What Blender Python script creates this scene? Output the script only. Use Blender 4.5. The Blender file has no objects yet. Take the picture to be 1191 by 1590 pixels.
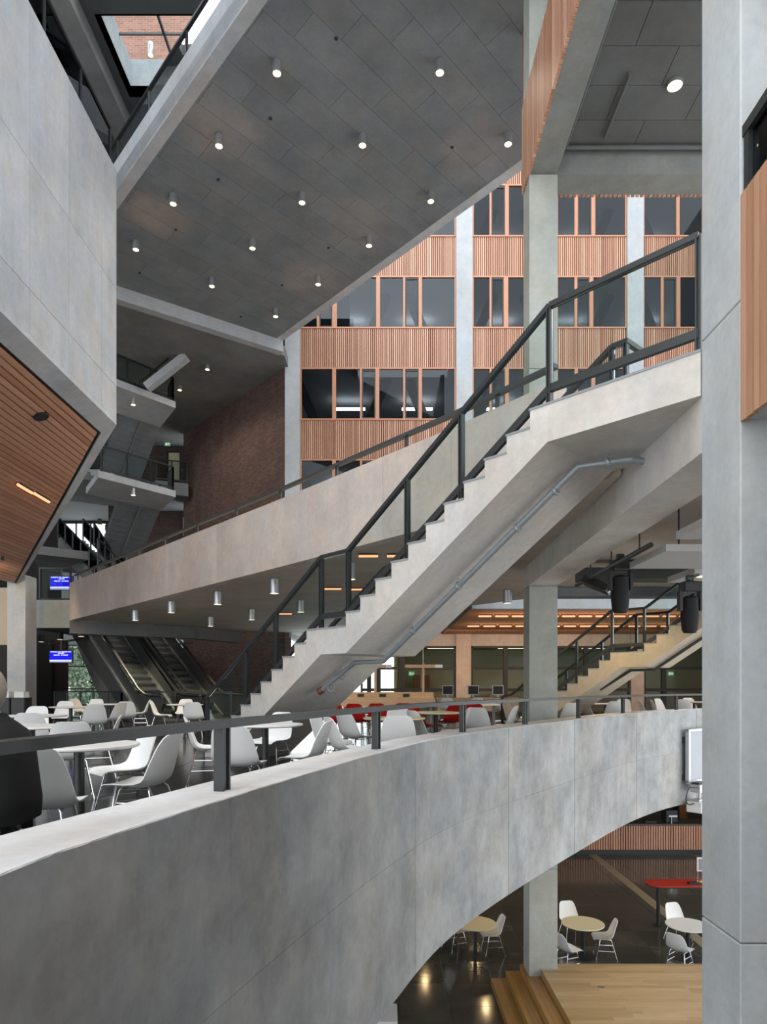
import bpy, math, random
from math import sin, cos, pi, sqrt, radians
from mathutils import Vector, Matrix
random.seed(7)
SC = bpy.context.scene
COL = SC.collection

# ---------------------------------------------------------------- camera, world, light, exposure
F, CX, CY, EYE = 1050.0, 595.5, 1066.0, 5.9     # focal length / principal point of the photograph in its pixels; eye height in metres
cam_d = bpy.data.cameras.new('camera'); cam = bpy.data.objects.new('camera', cam_d); COL.objects.link(cam)
cam.location = (0, 0, EYE); cam.rotation_euler = (pi/2, 0, 0)
cam_d.sensor_fit = 'HORIZONTAL'; cam_d.sensor_width = 36.0
cam_d.lens = 36.0*F/1191.0; cam_d.shift_x = 0.0; cam_d.shift_y = (CY-795.0)/1191.0
cam_d.clip_start = 0.05; cam_d.clip_end = 300
SC.camera = cam

SC.view_settings.view_transform = 'Standard'; SC.view_settings.look = 'None'
SC.view_settings.gamma = 1.0; SC.view_settings.use_curve_mapping = False
SC.view_settings.exposure = 0.6
SC.cycles.diffuse_bounces = 8; SC.cycles.max_bounces = 14; SC.cycles.transparent_max_bounces = 24; SC.cycles.sample_clamp_indirect = 6

world = bpy.data.worlds.new('world'); SC.world = world; world.use_nodes = True
wn = world.node_tree.nodes; wn['Background'].inputs[0].default_value = (0.93, 0.965, 1.0, 1); wn['Background'].inputs[1].default_value = 1.8

def area_light(name, loc, size, power, col, direction=(0, 0, -1), sizey=None, spread=pi):
    l = bpy.data.lights.new(name, 'AREA'); l.shape = 'RECTANGLE'; l.size = size; l.size_y = sizey or size
    l.energy = power; l.color = col; l.spread = spread
    o = bpy.data.objects.new(name, l); COL.objects.link(o); o.location = loc
    o.rotation_euler = Vector(direction).to_track_quat('-Z', 'Y').to_euler(); return o
def spot_light(name, loc, power, col, angle=100, direction=(0, 0, -1), r=0.08, blend=0.6):
    l = bpy.data.lights.new(name, 'SPOT'); l.energy = power; l.color = col; l.spot_size = radians(angle); l.spot_blend = blend
    l.shadow_soft_size = r
    o = bpy.data.objects.new(name, l); COL.objects.link(o); o.location = loc
    o.rotation_euler = Vector(direction).to_track_quat('-Z', 'Y').to_euler(); return o
# daylight through the glass roof over the atrium
area_light('roof_daylight', (-2.5, 10.0, 34.0), 16, 2600, (0.92, 0.96, 1.0), (0, 0.12, -1), 22)
WARM = (1.0, 0.66, 0.36)

# ---------------------------------------------------------------- measuring helpers (photograph pixels -> points at a known depth or level)
def P(u, v, Y):
    s = F/Y; return Vector(((u-CX)/s, Y, EYE-(v-CY)/s))
def Lz(u, v, z):
    return P(u, v, F*(EYE-z)/(v-CY))

# ---------------------------------------------------------------- mesh helpers
class MB:
    def __init__(s): s.v = []; s.f = []
    def add(s, vs, fs):
        o = len(s.v); s.v += [tuple(p) for p in vs]; s.f += [tuple(i+o for i in f) for f in fs]; return s
    def hexa(s, a, b):      # loft between two loops of equal length, with caps
        n = len(a); vs = list(a)+list(b); fs = [tuple(range(n-1, -1, -1)), tuple(range(n, 2*n))]
        fs += [(i, (i+1) % n, n+(i+1) % n, n+i) for i in range(n)]
        return s.add(vs, fs)
    def box(s, x0, x1, y0, y1, z0, z1):
        return s.hexa([(x0,y0,z0),(x1,y0,z0),(x1,y1,z0),(x0,y1,z0)], [(x0,y0,z1),(x1,y0,z1),(x1,y1,z1),(x0,y1,z1)])
    def prism(s, poly, z0, z1):
        if sum(poly[i][0]*poly[(i+1)%len(poly)][1]-poly[(i+1)%len(poly)][0]*poly[i][1] for i in range(len(poly))) < 0: poly = poly[::-1]
        return s.hexa([(p[0],p[1],z0) for p in poly], [(p[0],p[1],z1) for p in poly])
    def obox(s, c, ax, ay, az):
        c, ax, ay, az = Vector(c), Vector(ax), Vector(ay), Vector(az)
        q = [(-1,-1),(1,-1),(1,1),(-1,1)]
        return s.hexa([c+ax*i+ay*j-az for i,j in q], [c+ax*i+ay*j+az for i,j in q])
    def bar(s, p, q, w, h, up=(0,0,1)):   # rectangular bar, w across, h along up
        p, q = Vector(p), Vector(q); d = (q-p).normalized(); up = Vector(up)
        side = d.cross(up)
        if side.length < 1e-4: side = d.cross(Vector((0,1,0)))
        side.normalize(); u2 = side.cross(d).normalized()
        a = [p+side*i*w/2+u2*j*h/2 for i,j in ((-1,-1),(1,-1),(1,1),(-1,1))]
        b = [r+(q-p) for r in a]
        return s.hexa(a, b)
    def tube(s, pts, r, n=8, cap=True):
        pts = [Vector(p) for p in pts]; rings = []
        for i, p in enumerate(pts):
            d = (pts[min(i+1,len(pts)-1)]-pts[max(i-1,0)]).normalized()
            a = d.cross(Vector((0,0,1)))
            if a.length < 0.05: a = d.cross(Vector((0,1,0)))
            a.normalize(); b = d.cross(a).normalized()
            rings.append([p+a*cos(2*pi*k/n)*r+b*sin(2*pi*k/n)*r for k in range(n)])
        vs = [q for rg in rings for q in rg]; fs = []
        for i in range(len(pts)-1):
            for k in range(n): fs.append((i*n+k, i*n+(k+1)%n, (i+1)*n+(k+1)%n, (i+1)*n+k))
        if cap: fs += [tuple(range(n-1,-1,-1)), tuple((len(pts)-1)*n+k for k in range(n))]
        return s.add(vs, fs)
    def lathe(s, c, prof, n=20, axis=None):    # profile of (radius, height)
        c = Vector(c); M = Matrix.Identity(3) if axis is None else Vector(axis).to_track_quat('Z','Y').to_matrix()
        vs = []; fs = []
        for r, z in prof:
            for k in range(n): vs.append(c+M@Vector((r*cos(2*pi*k/n), r*sin(2*pi*k/n), z)))
        for i in range(len(prof)-1):
            for k in range(n): fs.append((i*n+k, i*n+(k+1)%n, (i+1)*n+(k+1)%n, (i+1)*n+k))
        fs += [tuple(range(n-1,-1,-1)), tuple((len(prof)-1)*n+k for k in range(n))]
        return s.add(vs, fs)
    def build(s, name, mat, parent=None, smooth=False, kind=None, label=None, local=False, bevel=0, angle=40):
        me = bpy.data.meshes.new(name); me.from_pydata(s.v, [], s.f); me.update()
        o = bpy.data.objects.new(name, me); COL.objects.link(o)
        if mat: me.materials.append(mat)
        if smooth:
            me.polygons.foreach_set('use_smooth', [True]*len(me.polygons))
            me.set_sharp_from_angle(angle=radians(angle))
        if parent:
            o.parent = parent
            if not local: o.location = -wloc(parent)
        if kind: o['kind'] = kind
        if label: o['label'] = label
        if bevel:
            m = o.modifiers.new('bevel', 'BEVEL'); m.width = bevel; m.segments = 2; m.limit_method = 'ANGLE'
        return o
def wloc(o):
    v = Vector((0,0,0))
    while o: v += Vector(o.location); o = o.parent
    return v
def tag(o, label=None, cat=None, group=None, kind=None):
    if label: o['label'] = label
    if cat: o['category'] = cat
    if group: o['group'] = group
    if kind: o['kind'] = kind
    return o
def thing(name, label, cat, loc=(0,0,0), rot=0, group=None):
    o = bpy.data.objects.new(name, None); COL.objects.link(o); o.empty_display_size = 0.2
    o.location = loc; o.rotation_euler = (0,0,rot); return tag(o, label, cat, group)
def struct(name, loc=(0,0,0)):
    o = bpy.data.objects.new(name, None); COL.objects.link(o); o.location = loc; o['kind'] = 'structure'; return o
def copy_tree(o, parent=None):
    c = o.copy(); COL.objects.link(c)
    if parent: c.parent = parent
    for ch in KIDS.get(o.name) or list(o.children): copy_tree(ch, c)
    return c
KIDS = {}

# ---------------------------------------------------------------- materials
def lin(h):
    h = h.lstrip('#'); c = [int(h[i:i+2],16)/255 for i in (0,2,4)]
    return tuple((x/12.92 if x <= 0.04045 else ((x+0.055)/1.055)**2.4) for x in c)+(1,)
class NT:
    def __init__(s, name):
        s.m = bpy.data.materials.new(name); s.m.use_nodes = True; s.t = s.m.node_tree; s.n = s.t.nodes; s.b = s.n['Principled BSDF']
    def node(s, typ, **kw):
        n = s.n.new(typ)
        for k, v in kw.items(): setattr(n, k, v)
        return n
    def link(s, a, b): s.t.links.new(a, b)
    def noise(s, vec, scale, detail=4, rough=0.55, sc3=(1,1,1)):
        mp = s.node('ShaderNodeMapping'); mp.inputs['Scale'].default_value = sc3; s.link(vec, mp.inputs['Vector'])
        n = s.node('ShaderNodeTexNoise'); n.inputs['Scale'].default_value = scale; n.inputs['Detail'].default_value = detail
        n.inputs['Roughness'].default_value = rough; s.link(mp.outputs[0], n.inputs['Vector']); return n.outputs['Fac']
    def ramp(s, fac, stops):
        r = s.node('ShaderNodeValToRGB'); e = r.color_ramp.elements
        while len(e) < len(stops): e.new(0.5)
        for i,(p,c) in enumerate(stops): e[i].position = p; e[i].color = c
        s.link(fac, r.inputs[0]); return r.outputs[0]
    def mix(s, a, b, fac, mode='MULTIPLY'):
        m = s.node('ShaderNodeMix', data_type='RGBA', blend_type=mode)
        for sock, val in ((m.inputs[0], fac), (m.inputs[6], a), (m.inputs[7], b)):
            if hasattr(val, 'is_output'): s.link(val, sock)
            else: sock.default_value = val
        return m.outputs[2]
    def bump(s, h, strength, dist=0.01):
        b = s.node('ShaderNodeBump'); b.inputs['Strength'].default_value = strength; b.inputs['Distance'].default_value = dist
        s.link(h, b.inputs['Height']); s.link(b.outputs[0], s.b.inputs['Normal'])
def plain(name, col, rough=0.5, metal=0.0, emit=0, ecol=None, grain=0.06):
    t = NT(name); g = t.node('ShaderNodeNewGeometry')
    c = lin(col) if isinstance(col, str) else col
    n = t.noise(g.outputs['Position'], 9, 3)
    k = t.ramp(n, [(0.3, (1-grain,)*3+(1,)), (0.7, (1+0*grain,)*3+(1,))])
    t.link(t.mix(c, k, 1.0), t.b.inputs['Base Color'])
    t.b.inputs['Roughness'].default_value = rough; t.b.inputs['Metallic'].default_value = metal
    if emit:
        t.b.inputs['Emission Color'].default_value = ecol or c; t.b.inputs['Emission Strength'].default_value = emit
    return t.m
def concrete(name, dark, light, rough=0.75, streak=0.5, sc=0.6, pits=0.25, gloss=None):
    t = NT(name); g = t.node('ShaderNodeNewGeometry').outputs['Position']
    oi = t.node('ShaderNodeObjectInfo').outputs['Random']
    a = t.noise(g, sc, 7, 0.62); b = t.noise(g, 1.6, 6, 0.6, (1.4,1.4,0.22)); c = t.noise(g, 14, 5, 0.65)
    ca = t.ramp(a, [(0.32, lin(dark)), (0.68, lin(light))])
    cb = t.ramp(b, [(0.33, (0.72,0.72,0.71,1)), (0.62, (1.06,1.06,1.06,1))])
    cc = t.ramp(c, [(0.30, (0.86,0.86,0.86,1)), (0.65, (1.03,1.03,1.03,1))])
    x = t.mix(ca, cb, streak); x = t.mix(x, cc, 0.6)
    v = t.node('ShaderNodeTexVoronoi'); v.inputs['Scale'].default_value = 4.5; t.link(g, v.inputs['Vector'])
    pv = t.ramp(v.outputs['Distance'], [(0.02, (0.35,0.35,0.35,1)), (0.04, (1,1,1,1))])
    x = t.mix(x, pv, pits)
    h = t.noise(g, 1.1, 5, 0.6, (1,1,.7)); x = t.mix(x, t.ramp(h, [(0.36, (0.955,0.99,1.02,1)), (0.64, (1.05,1.0,0.94,1))]), 0.8)
    e_ = t.noise(g, 3.2, 8, 0.68); x = t.mix(x, t.ramp(e_, [(0.34, (0.80,0.80,0.80,1)), (0.58, (1.04,1.04,1.04,1))]), 0.35+pits*.8)
    rv = t.ramp(oi, [(0, (0.94,0.94,0.94,1)), (1, (1.04,1.04,1.04,1))])
    x = t.mix(x, rv, 1.0)
    t.link(x, t.b.inputs['Base Color']); t.b.inputs['Roughness'].default_value = rough
    t.bump(c, 0.12, 0.02); return t.m
def wood(name, cols, rough=0.45, axis=(1,1,0.06), island=True):
    t = NT(name); g = t.node('ShaderNodeNewGeometry'); rnd = g.outputs['Random Per Island'] if island else t.node('ShaderNodeObjectInfo').outputs['Random']
    base = t.ramp(rnd, [(i/(len(cols)-1), lin(c)) for i,c in enumerate(cols)])
    n = t.noise(g.outputs['Position'], 26, 5, 0.6, axis)
    k = t.ramp(n, [(0.3,(0.78,0.76,0.74,1)),(0.7,(1.05,1.05,1.05,1))])
    t.link(t.mix(base, k, 0.8), t.b.inputs['Base Color']); t.b.inputs['Roughness'].default_value = rough
    t.bump(n, 0.05, 0.01); return t.m
def brick(name, c1, c2, mortar, dirv, scale=1.0):
    t = NT(name); g = t.node('ShaderNodeNewGeometry').outputs['Position']
    d = t.node('ShaderNodeVectorMath', operation='DOT_PRODUCT'); d.inputs[1].default_value = dirv; t.link(g, d.inputs[0])
    sp = t.node('ShaderNodeSeparateXYZ'); t.link(g, sp.inputs[0]); cb = t.node('ShaderNodeCombineXYZ')
    t.link(d.outputs['Value'], cb.inputs[0]); t.link(sp.outputs[2], cb.inputs[1])
    b = t.node('ShaderNodeTexBrick'); t.link(cb.outputs[0], b.inputs['Vector'])
    b.inputs['Color1'].default_value = lin(c1); b.inputs['Color2'].default_value = lin(c2); b.inputs['Mortar'].default_value = lin(mortar)
    b.inputs['Scale'].default_value = scale; b.inputs['Brick Width'].default_value = 0.24; b.inputs['Row Height'].default_value = 0.075
    b.inputs['Mortar Size'].default_value = 0.008
    n = t.noise(g, 1.2, 5); k = t.ramp(n, [(0.3,(0.75,0.75,0.75,1)),(0.7,(1.1,1.1,1.1,1))])
    t.link(t.mix(b.outputs['Color'], k, 0.8), t.b.inputs['Base Color']); t.b.inputs['Roughness'].default_value = 0.85
    t.bump(b.outputs['Fac'], -0.3, 0.01); return t.m
def glass(name, tint=(0.85,0.9,0.9,1), refl=0.10, rough=0.0, dark=None):
    t = NT(name); tr = t.node('ShaderNodeBsdfTransparent'); tr.inputs[0].default_value = tint
    gl = t.node('ShaderNodeBsdfGlossy'); gl.inputs['Roughness'].default_value = rough; gl.inputs[0].default_value = (0.9,0.95,1,1)
    lw = t.node('ShaderNodeLayerWeight'); lw.inputs[0].default_value = refl
    ms = t.node('ShaderNodeMixShader'); t.link(lw.outputs['Fresnel'], ms.inputs[0]); t.link(tr.outputs[0], ms.inputs[1]); t.link(gl.outputs[0], ms.inputs[2])
    t.link(ms.outputs[0], t.n['Material Output'].inputs['Surface']); return t.m
def glow(name, col, strength):
    t = NT(name); e = t.node('ShaderNodeEmission'); e.inputs[0].default_value = lin(col) if isinstance(col,str) else col; e.inputs[1].default_value = strength
    t.link(e.outputs[0], t.n['Material Output'].inputs['Surface']); return t.m
def stone_tile(name, a, b, rough):
    t = NT(name); g = t.node('ShaderNodeNewGeometry').outputs['Position']; oi = t.node('ShaderNodeObjectInfo').outputs['Random']
    n = t.noise(g, 2.2, 6, 0.6); x = t.ramp(n, [(0.3, lin(a)), (0.7, lin(b))])
    x = t.mix(x, t.ramp(oi, [(0,(0.75,0.75,0.75,1)),(1,(1.15,1.15,1.15,1))]), 1.0)
    t.link(x, t.b.inputs['Base Color']); t.b.inputs['Roughness'].default_value = rough; t.bump(n, 0.02, 0.01); return t.m

M = {}
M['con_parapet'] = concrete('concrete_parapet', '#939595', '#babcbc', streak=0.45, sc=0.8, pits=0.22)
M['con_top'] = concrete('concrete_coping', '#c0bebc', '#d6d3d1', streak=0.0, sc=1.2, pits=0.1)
M['con_light'] = concrete('concrete_light', '#bab6b1', '#d4cfc9', streak=0.22, pits=0.1)
M['con_pink'] = concrete('concrete_warm', '#bfb1a8', '#d6cac1', streak=0.3, pits=0.1)
M['con_pier'] = concrete('concrete_pier', '#b0b3b4', '#c5c8c8', streak=0.3, pits=0.08)
M['con_green'] = concrete('concrete_column', '#9c9f98', '#b4b7b0', streak=0.3, pits=0.08)
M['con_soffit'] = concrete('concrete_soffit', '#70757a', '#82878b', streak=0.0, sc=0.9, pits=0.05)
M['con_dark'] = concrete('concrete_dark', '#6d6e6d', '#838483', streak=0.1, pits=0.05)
M['con_hall'] = concrete('concrete_hall', '#b2b6bb', '#c6cacf', streak=0.35, pits=0.05)
M['con_pil'] = concrete('concrete_pilaster', '#9fa4a8', '#b3b7bb', streak=0.2, pits=0.05)
M['black'] = plain('black_steel', '#2b2d2e', 0.45, 0.2)
M['rail'] = plain('painted_steel', '#3b3d3d', 0.38, 0.3)
M['gal_rail'] = plain('grey_steel', '#4b4f50', 0.45, 0.3)
M['zinc'] = plain('zinc_pipe', '#9fa8ad', 0.5, 0.4)
M['alu'] = plain('aluminium', '#c3c6c8', 0.35, 0.85)
M['chrome'] = plain('chrome', '#d8dadc', 0.16, 1.0)
M['white'] = plain('white_plastic', '#e4e4e2', 0.35, grain=0.01)
M['cream'] = plain('cream_plastic', '#dcd3c2', 0.35, grain=0.01)
M['red'] = plain('red_plastic', '#b01d14', 0.35, grain=0.02)
M['redtop'] = plain('red_laminate', '#a82817', 0.4, grain=0.02)
M['tabletop'] = plain('white_laminate', '#dedcd8', 0.35, grain=0.01)
M['creamtop'] = plain('cream_laminate', '#d9d0ae', 0.35, grain=0.01)
M['oakdesk'] = wood('oak_desk', ['#c9a884','#d2b08c'], axis=(0.1,1,1))
M['batten'] = wood('cedar_batten', ['#a07058','#c09379','#a9795f','#cfa68d','#b38368'], axis=(1,1,0.05))
M['frame'] = wood('cedar_frame', ['#b57d60','#bd8668'], axis=(1,1,0.1))
M['cladback'] = plain('cladding_backing', '#7c5444', 0.8)
M['slat'] = wood('soffit_slat', ['#cc9678','#d8a588','#c08a6c','#dfb094'], axis=(1,0.05,1), island=False)
M['plank'] = wood('cladding_plank', ['#bd9070','#b08363','#c79b7c'], axis=(1,1,0.05), island=False)
M['oak'] = wood('oak_floor', ['#a38a66','#b39a76','#ab916c','#99805c'], 0.35, axis=(0.08,1,1), island=False)
M['oakstep'] = wood('oak_step', ['#94703e','#a37d48'], 0.35, axis=(1,0.08,1), island=False)
M['ceilwood'] = plain('ceiling_timber', '#c48a62', 0.6)
D2 = (-0.66, 0.751, 0)
M['brick'] = brick('dark_brick', '#7d625a', '#634d48', '#4c4340', D2)
M['brickred'] = brick('red_brick', '#a5705f', '#8b5a4c', '#9a8c84', (1,0,0))
M['tile'] = stone_tile('slate_tile', '#45423d', '#55514b', 0.11)
M['tile2'] = stone_tile('black_tile', '#272829', '#333435', 0.14)
M['strip'] = plain('pale_floor_strip', '#8f886f', 0.3)
M['joint'] = plain('dark_joint', '#75716a', 0.8)
M['dark'] = plain('dark_wall', '#2a2725', 0.8)
M['darkgrey'] = plain('charcoal_panel', '#3a3b3b', 0.7)
M['grey'] = plain('grey_panel', '#8d9092', 0.6)
M['room'] = plain('room_wall', '#a2a5a8', 0.8)
M['beige'] = plain('beige_wall', '#c9b49a', 0.8)
M['creamwall'] = plain('cream_wall', '#bdb394', 0.8)
M['glass'] = glass('clear_glass', (0.86,0.9,0.89,1), 0.12)
M['winglass'] = glass('window_glass', (0.62,0.65,0.67,1), 0.24)
M['darkglass'] = glass('tinted_glass', (0.34,0.38,0.40,1), 0.25)
M['lamp'] = glow('lamp_lens', (1.0,0.86,0.50,1), 2.6)
M['lampdim'] = glow('lamp_lens_dim', (1.0,0.85,0.6,1), 1.6)
M['tubelamp'] = glow('tube_lamp', (1.0,0.38,0.19,1), 1.35)
M['yellowlamp'] = glow('yellow_lamp', (1.0,0.85,0.35,1), 4.0)
M['blue'] = glow('blue_screen', (0.012,0.012,0.60,1), 1.0)
M['screentext'] = glow('screen_text', (0.75,0.78,1.0,1), 0.9)
M['exit'] = glow('exit_green', (0.22,0.6,0.3,1), 0.35)
M['exitw'] = glow('exit_white', (0.9,1.0,0.9,1), 0.5)
M['screenoff'] = plain('screen_black', '#191a1b', 0.4)
M['cloth'] = plain('black_cloth', '#0c0c0d', 0.9)
M['skin'] = plain('skin', '#c99a82', 0.5)
M['hair'] = plain('grey_blond_hair', '#a89c8c', 0.6, grain=0.3)
M['leaf'] = plain('leaf', '#c9d6c0', 0.6, grain=0.4)
M['trunk'] = plain('trunk', '#4a4036', 0.9)
M['cardboard'] = plain('cardboard', '#8a6542', 0.8)
M['orange'] = plain('orange_door', '#8c5a22', 0.5)
M['raft'] = plain('acoustic_raft', '#b5b3b0', 0.8)
M['roomlamp'] = glow('room_lamp', (0.95,0.97,1,1), 5)
M['matte'] = plain('matte_black', '#121213', 0.75)
M['boardface'] = plain('board_face', '#b4b8bf', 0.5)
M['con_gal'] = concrete('concrete_gallery', '#b3a89c', '#c5bbb0', streak=0.0, sc=0.9, pits=0.05)
M['con_shade'] = concrete('concrete_shade', '#505252', '#616362', streak=0.1, pits=0.05)  # concrete darkened in colour to stand for blocked light in the recess
M['con_ring_shade'] = concrete('concrete_ring_shade', '#737674', '#8c8f8c', streak=0.35, pits=0.1)  # ring beam concrete, shade put into the colour as well
# ================================================================ LEVELS
LOW, MID = 0.0, 4.72
RISE = 0.177
G1, G2, G3, G4, G5 = 8.61, 12.52, 16.42, 20.32, 24.22      # upper floors
YF = 28.8                                                  # plane of the timber facade

def catmull(pts, n):
    out = []
    for i in range(len(pts)-1):
        p0 = pts[max(i-1,0)]; p1 = pts[i]; p2 = pts[i+1]; p3 = pts[min(i+2,len(pts)-1)]
        for k in range(n):
            t = k/n
            out.append(tuple(0.5*((2*p1[a])+(-p0[a]+p2[a])*t+(2*p0[a]-5*p1[a]+4*p2[a]-p3[a])*t*t+(-p0[a]+3*p1[a]-3*p2[a]+p3[a])*t**3) for a in (0,1)))
    out.append(tuple(pts[-1])); return out
def offset(path, d):        # to the left of travel
    out = []
    for i, p in enumerate(path):
        a = Vector(path[max(i-1,0)]); b = Vector(path[min(i+1,len(path)-1)]); t = (b-a).normalized()
        out.append((p[0]-t.y*d, p[1]+t.x*d))
    return out

# ---------------------------------------------------------------- foreground curved balcony parapet
PW = [(-1.42,-1.2),(-1.38,0.4),(-1.224,2.157),(-1.117,2.69),(-0.833,3.68),(-0.518,4.70),(0.027,6.3),(0.99,8.5),(3.25,11.95),(6.0,15.7),(8.5,18.0),(12.5,20.6)]
path = catmull(PW, 12); THK = 0.42; TOP = 5.30; BOT = 2.87
inner = offset(path, THK)
par = thing('balcony_parapet', 'curved grey concrete balcony parapet with black flat handrail sweeping across the foreground', 'parapet', (0.0,6.3,BOT))
def upix(p): return CX+F*p[0]/p[1] if p[1] > 0.5 else -9e9
joints = [-9e9, 358, 643, 783, 890, 992, 1083, 1150]
def seg_range(a, b):
    return [i for i in range(len(path)) if a <= upix(path[i]) <= b]
cut = [0]
for j in joints[1:]:
    cut.append(min(range(len(path)), key=lambda i: abs(upix(path[i])-j) if path[i][1] > 0.5 else 9e9))
cut.append(len(path)-1)
core = MB(); fr = offset(path, 0.05)
for i in range(len(path)-1):
    core.hexa([(fr[i][0],fr[i][1],BOT+.03),(fr[i+1][0],fr[i+1][1],BOT+.03),(inner[i+1][0],inner[i+1][1],BOT+.03),(inner[i][0],inner[i][1],BOT+.03)],
              [(fr[i][0],fr[i][1],TOP-.02),(fr[i+1][0],fr[i+1][1],TOP-.02),(inner[i+1][0],inner[i+1][1],TOP-.02),(inner[i][0],inner[i][1],TOP-.02)])
core.build('wall_core', M['con_parapet'], par)
def lerp2(a, b, t): return (a[0]+(b[0]-a[0])*t, a[1]+(b[1]-a[1])*t)
for a, b in zip(cut, cut[1:]):
    if b <= a: continue
    for z0, z1 in ((BOT, 4.2055), (4.2085, TOP-.006)):
        m = MB(); ids = list(range(a, b+1)); pth = [path[i] for i in ids]; bk = [fr[i] for i in ids]
        pth[0] = lerp2(pth[0], pth[1], 0.05); bk[0] = lerp2(bk[0], bk[1], 0.05)
        n = len(pth); vs = []; fs = []
        for i in range(n): vs += [(*pth[i], z0), (*pth[i], z1), (*bk[i], z1), (*bk[i], z0)]
        for i in range(n-1):
            o = i*4
            for k in range(4): fs.append((o+k, o+(k+1)%4, o+4+(k+1)%4, o+4+k))
        fs += [(0,3,2,1), ((n-1)*4, (n-1)*4+1, (n-1)*4+2, (n-1)*4+3)]
        m.add(vs, [f[::-1] for f in fs]); m.build('concrete_panel', M['con_parapet'], par, smooth=True)
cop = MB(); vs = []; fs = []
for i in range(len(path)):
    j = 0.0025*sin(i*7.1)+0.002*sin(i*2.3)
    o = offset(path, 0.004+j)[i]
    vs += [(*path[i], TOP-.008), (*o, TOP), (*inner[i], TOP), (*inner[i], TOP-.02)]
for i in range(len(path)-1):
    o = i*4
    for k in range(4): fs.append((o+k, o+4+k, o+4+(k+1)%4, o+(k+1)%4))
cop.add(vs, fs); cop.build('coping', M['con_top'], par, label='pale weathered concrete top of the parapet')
# posts and handrail
rp = offset(path, 0.16); rz = 5.71
arc = [0]
for i in range(1, len(rp)): arc.append(arc[-1]+(Vector(rp[i])-Vector(rp[i-1])).length)
def nearest_u(u): return min(range(len(rp)), key=lambda i: abs(upix(rp[i])-u) if rp[i][1] > 0.5 else 9e9)
posts_u = [345, 584, 718, 815, 898, 967, 1050]
pi_ = [nearest_u(u) for u in posts_u]
pi_ = [6] + pi_ + [len(rp)-8]
def rp_at(u):           # rail line point at image column u (interpolated)
    for i in range(len(rp)-1):
        if rp[i][1] > 0.5 and upix(rp[i]) <= u <= upix(rp[i+1]):
            t = (u-upix(rp[i]))/(upix(rp[i+1])-upix(rp[i])); return lerp2(rp[i], rp[i+1], t), Vector(rp[i+1])-Vector(rp[i])
for u in [None]+posts_u+[1130]:
    if u is None: p, d = rp[18], Vector(rp[19])-Vector(rp[18])
    else: p, d = rp_at(u)
    d = d.normalized(); nrm = Vector((-d.y, d.x))
    m = MB()
    for sgn in (-1, 1):     # two flat bars with a web
        m.obox((p[0]+d.x*0.036*sgn, p[1]+d.y*0.036*sgn, (TOP+rz)/2), (d.x*.008,d.y*.008,0), (nrm.x*.03,nrm.y*.03,0), (0,0,(rz-TOP)/2))
    m.obox((p[0], p[1], (TOP+rz)/2), (d.x*.03,d.y*.03,0), (nrm.x*.018,nrm.y*.018,0), (0,0,(rz-TOP)/2-.004))
    m.build('post', M['rail'], par)
m = MB(); vs = []; fs = []
for i in range(len(rp)):
    a = offset(rp, -0.03)[i]; b = offset(rp, 0.03)[i]
    vs += [(*a, rz-.05), (*a, rz-.004), (a[0]*.9+b[0]*.1, a[1]*.9+b[1]*.1, rz), (a[0]*.1+b[0]*.9, a[1]*.1+b[1]*.9, rz), (*b, rz-.004), (*b, rz-.05)]
for i in range(len(rp)-1):
    for k in range(6): fs.append((i*6+k, i*6+6+k, i*6+6+(k+1)%6, i*6+(k+1)%6))
m.add(vs, fs); m.build('handrail', M['rail'], par)

# ---------------------------------------------------------------- mid level floor (behind the parapet)
fl = struct('floor', (0,12,MID))
poly = [(p[0], p[1]) for p in inner] + [(16,20.6),(16,28.7),(-3,28.7),(-16,44),(-30,44),(-30,-1.2)]
m = MB(); m.prism(poly, MID-.38, MID-.03); m.build('floor_slab', M['con_dark'], fl)
def inside_mid(x, y):
    # left of inner parapet line
    best = None
    for i in range(len(inner)-1):
        if inner[i][1] <= y <= inner[i+1][1]:
            t = (y-inner[i][1])/(inner[i+1][1]-inner[i][1]); best = inner[i][0]+t*(inner[i+1][0]-inner[i][0]); break
    return best is None or x < best-0.01
TS = 1.0
for i in range(-13, 0):
    for j in range(4, 22):
        x0, y0 = i*TS, j*TS
        if all(inside_mid(x, y) for x in (x0, x0+TS) for y in (y0, y0+TS)) and 20 < upix((x0+.5, y0)) < 520:
            MB().box(x0+.006, x0+TS-.006, y0+.006, y0+TS-.006, MID-.03, MID).build('floor_tile', M['tile2'], fl)
m = MB()
rest = [(p[0], p[1]) for p in inner]+[(16,20.6),(16,28.7),(-3,28.7),(-16,44),(-30,44),(-30,-1.2)]
m.prism(rest, MID-.031, MID-.008); m.build('floor_covering', M['tile2'], fl)

# ---------------------------------------------------------------- lower floor of slate tiles
fl2 = struct('floor', (5,16,0))
MB().box(-12, 16, -2, 29, -.3, -.02).build('floor_slab', M['con_dark'], fl2)
MB().box(-12, 16, -2, 29, -.021, -.008).build('joint_bed', M['joint'], fl2)
TS = 0.96
for i in range(-1, 11):
    for j in range(10, 28):
        x0, y0 = i*TS+.26, j*TS
        if not (60 < upix((x0+.5, y0+.5)) < 1230): continue
        if -0.01 < x0-7.94+1.0 < 0 and False: continue
        MB().box(x0+.006, x0+TS-.006, y0+.006, y0+TS-.006, -.02, 0).build('floor_tile', M['tile'], fl2)
m = MB(); m.box(7.20, 7.48, 12.5, 25.6, -.02, .004); m.build('pale_strip', M['strip'], fl2, label='pale beige stone strip inlaid in the dark tiles')

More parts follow.
